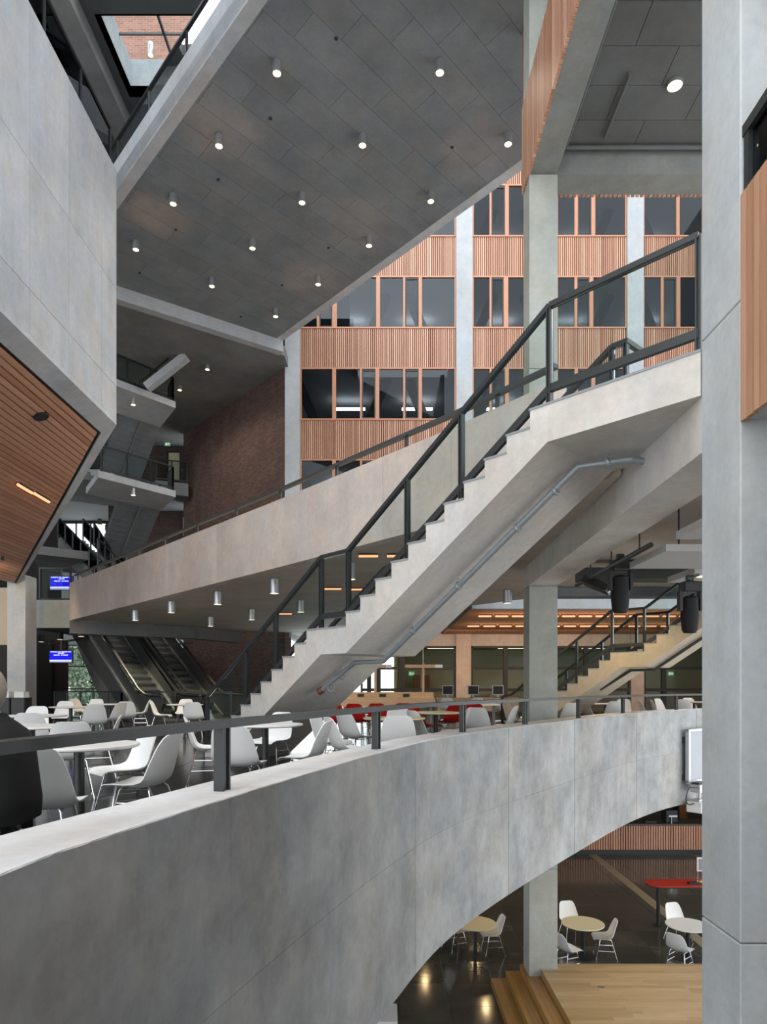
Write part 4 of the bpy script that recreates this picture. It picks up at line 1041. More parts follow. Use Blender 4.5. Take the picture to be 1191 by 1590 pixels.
for k, (u, v) in enumerate(((64,992),(93,988),(60,1009),(126,983))):
    p = Lz(u, v, 7.9); cyl_light(p.x, p.y, 8.07, 'dark cylinder lamp under the short bridge, %s' % ('above left of the blue screen','just above the blue screen','low and far left by the column','to the right by the pipe')[k], .13, .3, 'darkgrey', 'lampdim')
t = thing('ceiling_pipe', 'thin light pipe running below the bridge beside the blue screen', 'pipe', (-11,26,7.6)); m = MB(); m.tube([P(76,1000,25.4),P(170,985,27.4)], .035, 8); m.build('pipe_run', M['gal_rail'], t)
t = thing('ceiling_pipe', 'thin light pipe under the edge beam right of the escalators', 'pipe', (-8,26,7.6)); m = MB(); m.tube([P(250,1003,24.8),P(300,998,25.5)], .035, 8); m.build('pipe_run', M['gal_rail'], t)

# ================================================================ seating
def shell_mesh(parent, mat):
    # side view: y forward, z up ; rows from seat front to back top
    prof = [(.245,.405,.17,.0),(.235,.428,.195,.004),(.20,.437,.212,.012),(.13,.430,.222,.024),(.04,.418,.229,.034),(-.05,.415,.233,.042),(-.12,.428,.236,.050),(-.165,.462,.236,.056),(-.19,.515,.232,.056),(-.208,.585,.222,.050),(-.228,.66,.208,.04),(-.25,.735,.190,.03),(-.265,.785,.165,.02),(-.272,.808,.135,.012),(-.275,.818,.095,.006)]
    nc = 10; V = []; 
    def row(i, off):
        y,z,w,c = prof[i]
        a = prof[max(i-1,0)]; b = prof[min(i+1,len(prof)-1)]; ty, tz = b[0]-a[0], b[1]-a[1]; l = sqrt(ty*ty+tz*tz); ny, nz = tz/l, -ty/l   # inner normal (up / forward)
        if ny*0.5+nz < 0: pass
        out = []
        for k in range(nc+1):
            s = -1+2*k/nc; lift = c*abs(s)**2.6
            out.append((s*w, y+(ny*(lift+off)), z+(nz*(lift+off))))
        return out
    top = [row(i, 0) for i in range(len(prof))]; bot = [row(i, -.008) for i in range(len(prof))]
    n1 = nc+1; R = len(prof); vs = [p for r in top for p in r]+[p for r in bot for p in r]; fs = []
    o = R*n1
    for i in range(R-1):
        for k in range(nc):
            a = i*n1+k; fs.append((a,a+1,a+n1+1,a+n1)); fs.append((o+a,o+a+n1,o+a+n1+1,o+a+1))
    for i in range(R-1):
        a = i*n1; fs.append((a,a+n1,o+a+n1,o+a)); a = i*n1+nc; fs.append((a,o+a,o+a+n1,a+n1))
    for k in range(nc):
        fs.append((k,o+k,o+k+1,k+1)); a = (R-1)*n1+k; fs.append((a,a+1,o+a+1,o+a))
    m = MB(); m.add(vs, fs); return m.build('seat_shell', mat, parent, smooth=True, local=True, angle=60)
def make_chair(mat, legmat='chrome'):
    t = thing('shell_chair', 'x', 'chair'); kids = [shell_mesh(t, mat)]
    for sx in (-1,1):
        for sy in (-1,1):
            m = MB(); m.tube([(sx*.13,sy*.10-.01,.418),(sx*.15,sy*.12-.01,.395),(sx*.225,sy*.215-.02,.006)], .0075, 6)
            m.lathe((sx*.2255,sy*.2155-.02,0), [(.012,0),(.012,.012)], 8)
            kids.append(m.build('leg', M[legmat], t, local=True, smooth=True))
    m = MB()
    for sx in (-1,1):
        m.tube([(sx*.168,.125,.30),(sx*.168,-.155,.30)], .005, 6); m.tube([(sx*.19,.158,.18),(sx*.19,-.188,.18)], .005, 6)
        m.tube([(sx*.14,.10,.40),(sx*.14,-.12,.40)], .006, 6)
    m.tube([(-.14,-.01,.40),(.14,-.01,.40)], .006, 6)
    kids.append(m.build('brace', M[legmat], t, local=True)); KIDS[t.name] = kids; return t
def make_task_chair(mat):
    t = thing('swivel_chair', 'x', 'chair'); kids = [shell_mesh(t, mat)]
    m = MB(); m.lathe((0,0,.1), [(.025,0),(.025,.15),(.035,.15),(.035,.30),(.09,.31)], 12); kids.append(m.build('gas_lift', M['black'], t, local=True))
    for k in range(5):
        a = k*2*pi/5; m = MB(); m.bar((0,0,.11),(cos(a)*.28,sin(a)*.28,.07),.04,.03); m.lathe((cos(a)*.28,sin(a)*.28,0), [(.025,0),(.03,.02),(.025,.05)], 8); kids.append(m.build('foot', M['chrome'], t, local=True))
    KIDS[t.name] = kids; return t
def make_table(topmat, r=.45, base='black', h=.73):
    t = thing('round_table', 'x', 'table'); kids = []
    m = MB(); m.lathe((0,0,h), [(r*.97,-.028),(r,-.018),(r,-.004),(r-.004,0)], 40); kids.append(m.build('tabletop', M[topmat], t, local=True, smooth=True))
    m = MB(); m.lathe((0,0,0), [(.04,.02),(.04,h-.05),(.12,h-.04),(.12,h-.028)], 16); kids.append(m.build('column', M[base], t, local=True, smooth=True))
    m = MB(); m.lathe((0,0,0), [(.29,0),(.29,.008),(.22,.016),(.05,.028)], 32); kids.append(m.build('base_plate', M[base], t, local=True, smooth=True))
    KIDS[t.name] = kids; return t
PROTO = {}
def place(key, maker, x, y, z, ang, label, group):
    if key not in PROTO: PROTO[key] = o = maker()
    else: o = copy_tree(PROTO[key])
    if key in PROTO and o is not PROTO[key]: pass
    o.location = (x,y,z); o.rotation_euler = (0,0,ang); o['label'] = label; o['group'] = group; return o
def face(dx, dy): return math.atan2(-dx, dy)      # chair looks along +y at angle 0
tables = [(123,198,'tabletop','near the seated person, nearest to the parapet at left'),(412,129,'tabletop','at the foot of the main stair, seen between two parapet posts'),(49,135,'tabletop','second row at the far left edge'),(57,98,'tabletop','third row at far left'),(110,69,'tabletop','far left in front of the blue screen wall'),(170,60,'tabletop','in front of the tree window'),(287,61,'tabletop','beside the foot of the escalators'),(612,107,'creamtop','just behind the second parapet post'),(677,88,'creamtop','right of the second parapet post among red chairs'),(940,58,'tabletop','under the rear stair, right of the column'),(1078,52,'tabletop','at far right beside the pier')]
for u, s, mt, w in tables:
    place('tab'+mt, lambda: make_table(mt, base='rail'), (u-CX)/s, F/s, MID, 0, 'round white cafe table '+w if mt == 'tabletop' else 'round pale wood cafe table '+w, 'cafe tables on the middle level')
chairs = [
 (68,243,(-.12,1),'w','back towards the parapet, right beside the black-clothed person'),
 (192,172,(-.75,-.65),'w','wide front view, facing left, behind the nearest table'),
 (222,200,(-1,.15),'w','side view facing left, nearest the parapet before the first post'),
 (109,146,(-.45,.9),'w','back view, behind the nearest table, above the handrail'),
 (152,124,(-1,-.35),'w','white side view just right of another chair back above the handrail'),
 (52,110,(-.25,1),'w','back view in the second row at far left'),
 (50,86,(.1,-1),'w','front view behind the third row table at far left'),
 (97,63,(.15,-1),'w','front view behind the far left table'),
 (147,76,(-.4,.9),'w','back view at the right of the far left table'),
 (146,54,(.1,-1),'w','small front view in front of the tree window'),
 (126,52,(.9,-.3),'c','small yellowish side view before the tree window'),
 (175,68,(-.9,.3),'w','side view facing left, standing in front of the tree window table'),
 (196,63,(-.35,.95),'w','back view right of the tree window table'),
 (217,56,(-1,-.4),'w','slim side view behind, before the escalators'),
 (250,60,(1,.1),'w','clean side view facing right, alone before the escalators'),
 (286,54,(.05,-1),'w','front view beside the foot of the escalators'),
 (302,66,(-.1,1),'w','back view beside the left end of the main stair'),
 (322,128,(1,.25),'w','side view facing right, behind the first parapet post'),
 (372,160,(.15,1),'w','large back view just right of the first parapet post'),
 (422,112,(-.45,-.9),'w','front view behind the table at the foot of the main stair'),
 (474,146,(-1,.2),'w','side view facing left, right of the table at the stair foot'),
 (514,115,(1,-.35),'w','bright inner side of shell, halfway between stair table and second post'),
 (540,129,(1,.45),'w','back in side view facing right, just left of the second post'),
 (553,104,(.8,.75),'w','back view facing right, left of the second post, behind another'),
 (618,121,(.0,1),'w','square back view just right of the second parapet post'),
 (620,93,(.05,-1),'w','front view behind the pale table right of the second post'),
 (662,101,(.95,.5),'w','side view facing right between second and third parapet posts'),
 (705,93,(-1,.15),'w','slim side view just left of the third parapet post'),
 (744,88,(.35,.95),'w','back view with cream edge just right of the third post'),
 (781,82,(-1,.5),'w','slim slanted side view between third and fourth posts'),
 (802,72,(.95,.3),'c','beige side view just left of the fourth post'),
 (826,64,(-.6,-.8),'w','white front right behind the fourth post'),
 (879,68,(-.3,.95),'w','back view just right of the square column'),
 (950,62,(.0,1),'w','back view at the table under the rear stair'),
 (966,54,(-.5,-.9),'w','second one behind the table under the rear stair'),
 (918,59,(.9,.3),'w','side view left of the table under the rear stair'),
 (1008,59,(.9,-.1),'w','facing right, left one of a pair right of the rear stair'),
 (1026,56,(.9,-.2),'w','facing right, right one of a pair right of the rear stair'),
 (1033,52,(.6,-.8),'w','small far one behind the pair right of the rear stair'),
 (1059,54,(.3,.95),'w','back view at the far right table'),
 (1075,49,(.1,-1),'w','front view behind the far right table'),
 (1096,50.5,(-1,.1),'w','side view half hidden by the big pier at far right')]
names = {'w':'white','c':'cream','r':'red'}
for u, s, d, c, w in chairs:
    place('ch'+c, lambda: make_chair(M[{'w':'white','c':'cream','r':'red'}[c]]), (u-CX)/s, F/s, MID, face(*d), names[c]+' plastic shell chair, '+w, 'shell chairs in the cafe')
reds = [(528,73,(.5,1),'at left end of the communal desk'),(556,72,(.35,1),'second from the left at the communal desk'),(590,71,(.3,1),'third from the left at the communal desk'),(628,70,(.1,1),'fourth from the left at the communal desk'),
        (664,80,(1,.3),'side view between the pale tables'),(737,72,(.2,1),'behind the cream edged chair at the third post'),(640,79,(.3,-1),'behind the pale table, facing the viewer'),(700,72,(-.4,1),'low behind the third parapet post')]
for u, s, d, w in reds:
    place('chr', lambda: make_chair(M['red']), (u-CX)/s, F/s, MID, face(*d), 'red plastic shell chair '+w, 'red shell chairs in the cafe')
for u, s, d, w in ((694,47,(.1,1),'in front of the left monitor'),(741,46,(.1,1),'in front of the middle monitor'),(778,49,(.8,.3),'with chrome star foot, in front of the right monitor')):
    place('task', lambda: make_task_chair(M['white']), (u-CX)/s, F/s, MID, face(*d), 'white swivel chair '+w, 'swivel chairs at the computer desk')
# lower level tables and chairs
for u, s, w, mt in ((738,71,'half hidden by the curved parapet, left of the column','creamtop'),(905,71,'right of the square column, middle one of the lower level','creamtop'),(1068,71.5,'white top, half hidden by the big pier','tabletop')):
    place('tab'+mt+'b', lambda: make_table(mt, .46, 'black'), (u-CX)/s, F/s, LOW, 0, 'round lower floor table, '+w, 'tables on the lower floor')
for u, s, d, w in ((764,70,(-1,-.1),'facing left at the table left of the column'),(708,69,(.9,.4),'half hidden by the parapet, left of the column'),(887,66.5,(.2,-1),'facing the viewer behind the middle table'),(882,74.5,(1,.45),'back view at front left of the middle table'),(938,71,(-1,.15),'facing left at the right of the middle table'),(1054,67,(.25,-1),'facing the viewer behind the right table'),(1056,74.5,(.75,.65),'back view in front of the right table')):
    place('chw', None, (u-CX)/s, F/s, LOW, face(*d), 'white lower floor shell chair, '+w, 'shell chairs on the lower floor')
# ================================================================ cafe furniture on the middle level
def fix(t): return t
cd = thing('communal_desk', 'long oak communal desk with black sockets behind the second parapet post', 'desk', (0.2,16.3,MID))
s0 = F/16.0
xa, xb = (528-CX)/s0, (676-CX)/s0
MB().box(xa,xb,16.0,17.3,MID+.86,MID+.9).build('desktop', M['oakdesk'], cd, bevel=.006)
MB().box(xa,xb,15.98,16.02,MID+.70,MID+.86).build('front_board', M['oakdesk'], cd)
m = MB(); m.hexa([(xa,16.5,MID+.9),(xb,16.5,MID+.9),(xb,16.8,MID+.9),(xa,16.8,MID+.9)], [(xa,16.6,MID+1.04),(xb,16.6,MID+1.04),(xb,16.7,MID+1.04),(xa,16.7,MID+1.04)]); m.build('socket_ridge', M['oakdesk'], cd)
for u in (559,594,632): MB().box((u-CX)/s0-.08,(u-CX)/s0+.08,16.50,16.53,MID+.93,MID+1.0).build('socket', M['black'], cd)
for x in (xa+.1, xb-.1):
    for y in (16.1,17.2): MB().box(x-.03,x+.03,y-.03,y+.03,MID,MID+.86).build('leg', M['grey'], cd)
for k, (u, u0, u1) in enumerate(((583,562,608),(657,629,687))):
    Y = 16.95; s = F/Y; x = (u-CX)/s
    t = thing('desk_lamp', ('left','right')[k]+' T-shaped wooden lamp standing on the communal desk', 'lamp', (x,Y,MID+.9))
    m = MB(); m.tube([(x,Y,MID+.9),(x,Y,EYE+36/s)], .032, 10); m.build('pole', M['oakdesk'], t)
    m = MB(); m.lathe((x,Y,MID+.9), [(.06,0),(.06,.09),(.035,.10)], 12); m.build('base_cup', M['white'], t)
    a, b = (u0-CX)/s, (u1-CX)/s; c = a+(b-a)*.8
    MB().box(a,c,Y-.06,Y+.06,EYE+29/s,EYE+34/s).build('lamp_bar', M['oakdesk'], t); MB().box(c,b,Y-.06,Y+.06,EYE+29/s,EYE+34/s).build('bar_end', M['white'], t)
    m = MB(); m.tube([(x,Y,EYE+34/s),(x,Y,8.2)], .008, 6); m.build('cable', M['white'], t)
# white high table
wt = thing('white_table', 'long white table behind the third parapet post', 'table', (2,17.3,MID)); s = F/17.0
a, b = (668-CX)/s, (776-CX)/s
MB().box(a,b,17.0,17.7,MID+.70,MID+.74).build('tabletop', M['tabletop'], wt)
for x in (a+.1,b-.1): MB().box(x-.03,x+.03,17.3,17.36,MID,MID+.7).build('leg', M['grey'], wt)
# computer desk with monitors
Yd = 24.0; s = F/Yd
dk = thing('computer_desk', 'long pale computer desk in front of the back glazing', 'desk', (3,24.3,MID))
a, b = (680-CX)/s, (806-CX)/s
MB().box(a,b,Yd,Yd+.8,MID+.74,MID+.78).build('desktop', M['oakdesk'], dk); MB().box(a,b,Yd+.06,Yd+.1,MID+.3,MID+.74).build('modesty_panel', M['beige'], dk)
for x in (a+.05,(a+b)/2,b-.05): MB().box(x-.03,x+.03,Yd+.1,Yd+.7,MID,MID+.74).build('leg', M['grey'], dk)
for k, u in enumerate((697,737,776)):
    x = (u-CX)/s; t = thing('monitor', 'black screened monitor with silver frame on the computer desk, %s of three' % ('left','middle','right')[k], 'monitor', (x,Yd+.4,MID+.78), 0, 'monitors on the computer desk')
    z0 = MID+.88; MB().box(x-.2,x+.2,Yd+.36,Yd+.40,z0,z0+.34).build('housing', M['alu'], t); MB().box(x-.175,x+.175,Yd+.352,Yd+.36,z0+.025,z0+.315).build('display', M['screenoff'], t)
    MB().box(x-.03,x+.03,Yd+.38,Yd+.42,MID+.78,z0).build('stand', M['alu'], t); MB().box(x-.12,x+.12,Yd+.3,Yd+.5,MID+.78,MID+.795).build('foot', M['alu'], t)
    q = thing('keyboard', 'black keyboard before the %s monitor on the computer desk' % ('left','middle','right')[k], 'keyboard', (x+.05,Yd+.15,MID+.78)); MB().box(x-.17,x+.27,Yd+.06,Yd+.2,MID+.78,MID+.80).build('case', M['black'], q)
    m = MB()
    for r in range(3): m.box(x-.16,x+.26,Yd+.07+r*.042,Yd+.10+r*.042,MID+.80,MID+.806)
    m.build('keys', M['darkgrey'], q)

# ---------------------------------------------------------------- rear staircase on the right
Pq = Vector((5.2, 15.5)); gq = g; footq = -10*gq; tLq = .80; slq = RISE/gq; tEq = tLq+7*gq+.25
soffq = [(tEq, L1-.33+(tEq-tLq)*slq), (tLq, L1-.33), (.26, L1-.33), (.26-(L1-.33-MID)/slq, MID)]
M['con_warmlit'] = concrete('concrete_warmlit', '#b9ac96', '#cabea9', streak=0.2, pits=0.1)  # warm light on the stair is put into this tan colour
rs, RS, stepsq = staircase('rear staircase tinted as warm-lit concrete behind the square column climbing right below the stage lights', 'staircase', Pq, D, N, footq, 11, gq, tLq, 8, tEq, 1.3, MID, RISE, .34, (M['con_warmlit'], M['grey']), M['rail'], soffq, tmax=tEq)
zr = L1+.97+(tEq-tLq)*slq
topq = [(footq-.3,MID+.9),(footq,MID+rl),(-.0,L1+rl),(tLq,L1+rl),(tEq,zr)]
lowq = [(footq-.3,MID+.14),(footq,MID+.14),(0,L1+.17),(tLq,L1+.17),(tEq,zr-.8)]
def stepq(t):
    for a, b, z in stepsq:
        if a <= t <= b: return z+.015
    return MID
for n_ in (.05, 1.25):
    railing(rs, RS, n_, topq, lowq, [footq-.28, footq+.9, footq+1.9, 0.02, tLq-.02, tLq+1.2, tEq-.05], stepq, mat=M['rail'])
pp = [RS(-.55, L1-.33-.45-.06, .55), RS(.25, L1-.39, .5), RS(tLq, L1-.39, .5), RS(tEq-.1, L1-.39+(tEq-.1-tLq)*slq, .5)]
m = MB(); m.tube(pp, .034, 10); m.build('drain_pipe', M['gal_rail'], rs, smooth=True)

# ---------------------------------------------------------------- acoustic rafts, lighting bar and stage lights on the right
for k, (x0,x1,y0,y1,z,lab) in enumerate(((3.42,8,7.0,7.9,7.62,'nearest and highest in view'),(3.55,8,8.5,9.75,7.6,'middle one, largest'),(4.6,8.5,10.0,10.95,7.58,'farthest, above the second stage light'))):
    t = thing('acoustic_raft', 'flat grey acoustic raft hanging by the right pier, '+lab, 'ceiling panel', (x0+1,(y0+y1)/2,z), 0, 'acoustic rafts')
    MB().box(x0,x1,y0,y1,z,z+.09).build('panel_body', M['raft'], t)
    for x in (x0+.25, x0+1.4):
        m = MB(); m.tube([(x,y0+.2,z+.09),(x,y0+.2,8.2)], .012, 6); m.build('hanger', M['black'], t)
t = thing('slot_lamp', 'yellow lit slot lamp on the farthest acoustic raft', 'lamp', (4.9,10.3,7.56)); MB().box(4.72,5.3,10.1,10.25,7.555,7.58).build('housing', M['raft'], t); MB().box(4.74,5.28,10.11,10.24,7.55,7.556).build('lens', M['yellowlamp'], t)
lb = thing('lighting_bar', 'black lighting pipe hung beside the concrete beam', 'pipe', (3.36,10,7.65))
m = MB(); m.tube([(3.36,8.5,7.68),(3.40,11.9,7.68)], .035, 10); m.build('pipe_run', M['black'], lb)
for y in (8.9,10.0,11.0): 
    m = MB(); m.tube([(3.37,y,7.7),(3.37,y,8.2)], .01, 6); m.build('hanger', M['black'], lb)
def stage_light(x, y, z, label):
    t = thing('stage_light', label, 'spotlight', (x,y,z))
    MB().box(x-.13,x+.19,y-.12,y+.12,z-.02,z+.14).build('base_box', M['black'], t, bevel=.02)
    for sx in (-1,1): MB().box(x+sx*.15-.02,x+sx*.15+.02,y-.06,y+.06,z-.30,z).build('yoke_arm', M['black'], t)
    m = MB(); m.lathe((x,y,z-.08), [(.07,0),(.12,-.03),(.125,-.18),(.135,-.30),(.115,-.50),(.09,-.55),(.085,-.53)], 20); m.build('lamp_head', M['matte'], t, smooth=True)
    m = MB(); m.tube([(x,y,z+.14),(x,y,z+.22)], .03, 8); m.tube([(x-.05,y,z+.2),(x+.05,y,z+.2)], .045, 8); m.build('clamp', M['gal_rail'], t)
stage_light(3.50,10.0,7.62,'black moving-head stage light hanging beside the concrete beam')
stage_light(4.62,10.2,7.34,'black moving-head stage light half hidden by the right pier')
t = thing('flood_lamp', 'grey rectangular flood lamp tilted on the lighting bar left of the stage light', 'lamp', (3.3,11.4,7.5)); m = MB(); a, b = P(908,901,11.3), P(946,916,11.0); m.bar(a, b, .2, .12, (0,.4,1)); m.build('lamp_body', M['black'], t); m = MB(); m.bar(a+Vector((.05,-.11,-.02)), b+Vector((-.02,-.11,-.02)), .02, .09, (0,.4,1)); m.build('reflector', M['alu'], t)
p = Lz(939,919,7.95); cyl_light(p.x, p.y, GB, 'downlight behind the flood lamp, its rim lit yellow', .13, .24, 'alu', 'lampdim', None, 130, (1,.74,.42), 150)
m = MB(); mb = thing('duct', 'long dark duct under the ceiling behind the acoustic rafts', 'duct', (6,12.3,7.9)); m.box(3.6,9,12.2,12.7,7.85,8.05); m.build('duct_body', M['black'], mb)
m = MB(); m.box(3.6,9,15.7,16.2,8.0,8.2); m.build('edge_trim', M['con_soffit'], mb)

# ---------------------------------------------------------------- lower level: platform, counter, bar table, back wall
pf = thing('oak_platform', 'oak stage platform with steps at its left, lower right of the photo', 'platform', (4,11,0))
PY = 13.0
MB().box(2.99, 8, 7.0, PY-.01, .02, .545).build('platform_base', M['dark'], pf)
y = PY; r = 0; rnd = random.Random(3)
while y > 9.3:
    x = 2.97; first = True
    while x < 7.6:
        ln = rnd.uniform(.5,1.3) if first else rnd.choice((1.2,1.4,1.6)); first = False
        xe = min(x+ln, 7.8); MB().box(x+.0015, xe-.0015, y-.105+.0015, y, .545, .57).build('floor_plank', M['oak'], pf); x = xe
    y -= .105
xs = [2.12,2.405,2.69,2.97]; zs = [.19,.38,.475,.57]; zs = [.1425,.285,.4275]
for k in range(3):
    MB().box(xs[k]+.02, 2.985, 7.0, 13.35-.002*k, zs[k]-.14, zs[k]-.025).build('step_base', M['dark'], pf)
    for j, xx in enumerate((0, .095, .19)):
        y = 13.35-.002*k
        while y > 9.3:
            ln = rnd.uniform(.9,1.6); MB().box(xs[k]+xx+.001, min(xs[k]+xx+.094, xs[k+1]+.02), y-ln+.002, y, zs[k]-.025, zs[k]).build('step_plank', M['oakstep'], pf); y -= ln
    MB().box(xs[k]-.002, xs[k]+.012, 7.0, 13.34-.002*k, zs[k]-.14, zs[k]-.024).build('riser', M['oakstep'], pf)
MB().box(2.968,2.985,7.0,12.74,.43,.546).build('riser', M['oakstep'], pf)
t = thing('floor_box', 'small round grey floor socket lid in the oak platform', 'socket', (3.9,12.0,.57)); p = Lz(933,1532,.573); m = MB(); m.lathe((p.x,p.y,.57), [(.045,0),(.045,.004)], 16); m.build('lid', M['alu'], t); m = MB(); m.lathe((p.x,p.y,.57), [(.055,0),(.055,.002)], 16); m.build('rim', M['darkgrey'], t)
ct = thing('service_counter', 'long counter with vertical timber slats at the back of the lower floor', 'counter', (7.5,25.2,0))
Yc = F/((1327-CY)/5.9); 
MB().box(3.5,15,Yc+.06,Yc+.8,.16,1.02).build('counter_body', M['cladback'], ct); MB().box(3.5,15,Yc+.02,Yc+.7,0,.16).build('plinth', M['black'], ct)
MB().box(3.45,15,Yc-.02,Yc+.9,1.02,1.08).build('worktop', plain('dark_worktop','#4b4338',.4), ct)
x = 3.5; k = 0
while x < 12.5:
    MB().box(x, x+.058, Yc, Yc+.05, .17, 1.01).build('timber_slat', M['slat'], ct); x += .088; k += 1
wb = struct('wall_back', (4,28.8,0))
MB().box(-12,16,28.7,29,0,4.3).build('back_panel', plain('brown_wall','#4a4232',.8), wb)
MB().box(5,14,28.5,28.69,1.0,2.2).build('olive_panel', plain('olive_panel','#8c8152',.7), wb)
for k,(u0,u1,v0,v1) in enumerate(((1056,1064,1252,1278),)):
    a, b = P(u0,v1,28.3), P(u1,v0,28.3); d_ = struct('door_3', tuple(a)); MB().box(a.x,b.x+.1,28.38,28.46,a.z,b.z+.8).build('door_leaf', M['orange'], d_); MB().box(a.x-.06,a.x,28.36,28.47,a.z,b.z+.8).build('door_frame', M['dark'], d_)
p = P(1040,1270,Yc+.4); t = thing('coffee_machine', 'black coffee machine standing on the back counter', 'machine', (p.x,Yc+.4,1.08))
MB().box(p.x-.22,p.x+.2,Yc+.2,Yc+.65,1.08,1.52).build('machine_body', M['black'], t, bevel=.02); MB().box(p.x-.06,p.x-.03,Yc+.14,Yc+.17,1.08,1.3).build('tap', M['chrome'], t); MB().box(p.x-.16,p.x+.14,Yc+.1,Yc+.2,1.30,1.36).build('spout', M['alu'], t)
t = thing('bottle_rack', 'dark tray with handle lying left of the coffee machine on the counter', 'tray', (p.x-.75,Yc+.3,1.08)); MB().box(p.x-.95,p.x-.55,Yc+.2,Yc+.4,1.08,1.14).build('tray_body', M['black'], t); m = MB(); m.tube([(p.x-.55,Yc+.3,1.13),(p.x-.25,Yc+.3,1.13)], .015, 6); m.build('handle', M['black'], t)
bt_ = thing('bar_table', 'long red topped bar table with rounded end and black legs', 'table', (7,18.2,0))
Yt = F/((1437-CY)/5.9); s = F/Yt; xl = (1003-CX)/s; th_ = 1.06
prof = [(xl+.30-.30*sin(a), Yt+.3*cos(a)*1.0) for a in [k*pi/12 for k in range(13)]]
prof = [(xl+.3-.3*sin(a), Yt+.3*cos(a)) for a in [k*pi/12 for k in range(13)]]+[(xl+3,Yt-.3),(xl+3,Yt+.3)]
m = MB(); m.prism(prof, th_-.035, th_); m.build('tabletop', M['redtop'], bt_); m = MB(); m.prism(prof, th_-.06, th_-.035); m.build('edge_band', M['black'], bt_)
for x in ((1022-CX)/s, (1022-CX)/s+2.2):
    m = MB(); m.lathe((x,Yt,0), [(.13,0),(.13,.012),(.045,.02),(.045,th_-.06)], 16); m.build('leg', M['black'], bt_, smooth=True)
p = P(1084,1345,Yt); t = thing('table_stand', 'small white framed card holder on the red bar table', 'stand', (p.x,Yt,th_)); MB().box(p.x-.03,p.x+.2,Yt-.02,Yt+.02,th_+.28,th_+.62).build('card', M['white'], t); MB().box(p.x+.0,p.x+.18,Yt-.024,Yt-.02,th_+.31,th_+.59).build('card_face', M['grey'], t); m = MB(); m.lathe((p.x-.02,Yt,th_), [(.06,0),(.06,.02),(.02,.05),(.02,.28)], 10); m.build('stem', M['chrome'], t)
MBx = thing('till_tray', 'black tray with small brass bell on the red bar table beside the pier', 'tray', (p.x-.1,Yt-.1,th_)); MB().box(p.x-.3,p.x+.4,Yt-.2,Yt-.06,th_,th_+.05).build('tray_body', M['black'], MBx); m = MB(); m.lathe((p.x,Yt-.13,th_+.05), [(.05,0),(.045,.03),(.01,.06)], 12); m.build('bell', plain('brass','#b58a3a',.3,.9), MBx)
# low white base at the bottom edge
t = thing('white_plinth', 'corner of a low white plinth at the bottom edge below the parapet', 'plinth', (.1,11.7,0)); p = Lz(612,1585,0); MB().box(p.x-.8,p.x+.05,p.y-.6,p.y+.05,.05,.28).build('plinth_body', M['white'], t); MB().box(p.x-.78,p.x+.03,p.y-.58,p.y+.03,0,.05).build('plinth_foot', M['black'], t)
# ---------------------------------------------------------------- whiteboard and projector fixed to the parapet
Pm, _ = None, None
def outer_at(u):
    for i in range(len(path)-1):
        if path[i][1] > .5 and upix(path[i]) <= u <= upix(path[i+1]):
            t = (u-upix(path[i]))/(upix(path[i+1])-upix(path[i])); return Vector(lerp2(path[i],path[i+1],t)), (Vector(path[i+1])-Vector(path[i])).normalized()
w0, wd_ = outer_at(1058); nrm2 = Vector((wd_.y,-wd_.x))
wbd = thing('interactive_board', 'grey framed white interactive board fixed to the outer parapet beside the pier', 'board', (w0.x,w0.y,3.6))
sW = F/w0.y; zb_, zt_ = EYE-(1214-CY)/sW, EYE-(1134-CY)/sW
def BPt(a, off, z): q = w0+wd_*a+nrm2*off; return Vector((q.x,q.y,z))
bwid = 2.0
m = MB(); m.hexa([BPt(0.02,.10,zb_),BPt(bwid,.10,zb_),BPt(bwid,.16,zb_),BPt(0.02,.16,zb_)], [BPt(0.02,.10,zt_),BPt(bwid,.10,zt_),BPt(bwid,.16,zt_),BPt(0.02,.16,zt_)]); m.build('board_face', M['boardface'], wbd)
m = MB(); m.bar(BPt(0.05,.15,zb_-.03), BPt(0.05,.15,zt_+.03), .09, .1, tuple(wd_.to_3d())); m.bar(BPt(0,.15,zb_), BPt(bwid,.15,zb_), .1, .09); m.bar(BPt(0,.15,zt_), BPt(bwid,.15,zt_), .08, .06); m.build('frame', M['alu'], wbd)
for z in (zb_+.12, zt_-.25):
    m = MB(); m.bar(BPt(.1,.0,z), BPt(.1,.12,z), .12, .16); m.build('bracket', M['darkgrey'], wbd)
pj = thing('projector', 'white projector with black vents under the interactive board', 'projector', tuple(BPt(.7,.4,zb_-.7)))
a = BPt(.34,.30,zb_-.62); ex, ey = wd_.to_3d()*.3, nrm2.to_3d()*.2
MBo = MB(); MBo.obox(a, ex, ey, (0,0,.14)); MBo.build('projector_body', M['white'], pj, bevel=.03)
m = MB()
for k in range(4): m.obox(a+nrm2.to_3d()*.203+wd_.to_3d()*(.05+k*.055), wd_.to_3d()*.018, nrm2.to_3d()*.004, (0,0,.07))
m.build('vent', M['grey'], pj); m = MB(); m.obox(a+nrm2.to_3d()*.203-wd_.to_3d()*.14, wd_.to_3d()*.1, nrm2.to_3d()*.004, (0,0,.075)); m.build('socket_panel', M['darkgrey'], pj)
m = MB(); m.tube([a+Vector((0,0,.14)), a+Vector((0,0,.42))], .035, 8); m.obox(a+Vector((0,0,.17)), ex*.7, ey*.5, (0,0,.025)); m.build('mount', M['alu'], pj)
m = MB(); m.obox(a+Vector((0,0,.47)), ex*.75, ey*.6, (0,0,.1)); m.build('control_box', M['alu'], pj); m = MB(); m.obox(a+Vector((0,0,.59)), ex*.6, ey*.4, (0,0,.03)); m.build('cable_tray', M['black'], pj)
c0 = a+Vector((0,0,.5))-wd_.to_3d()*.25
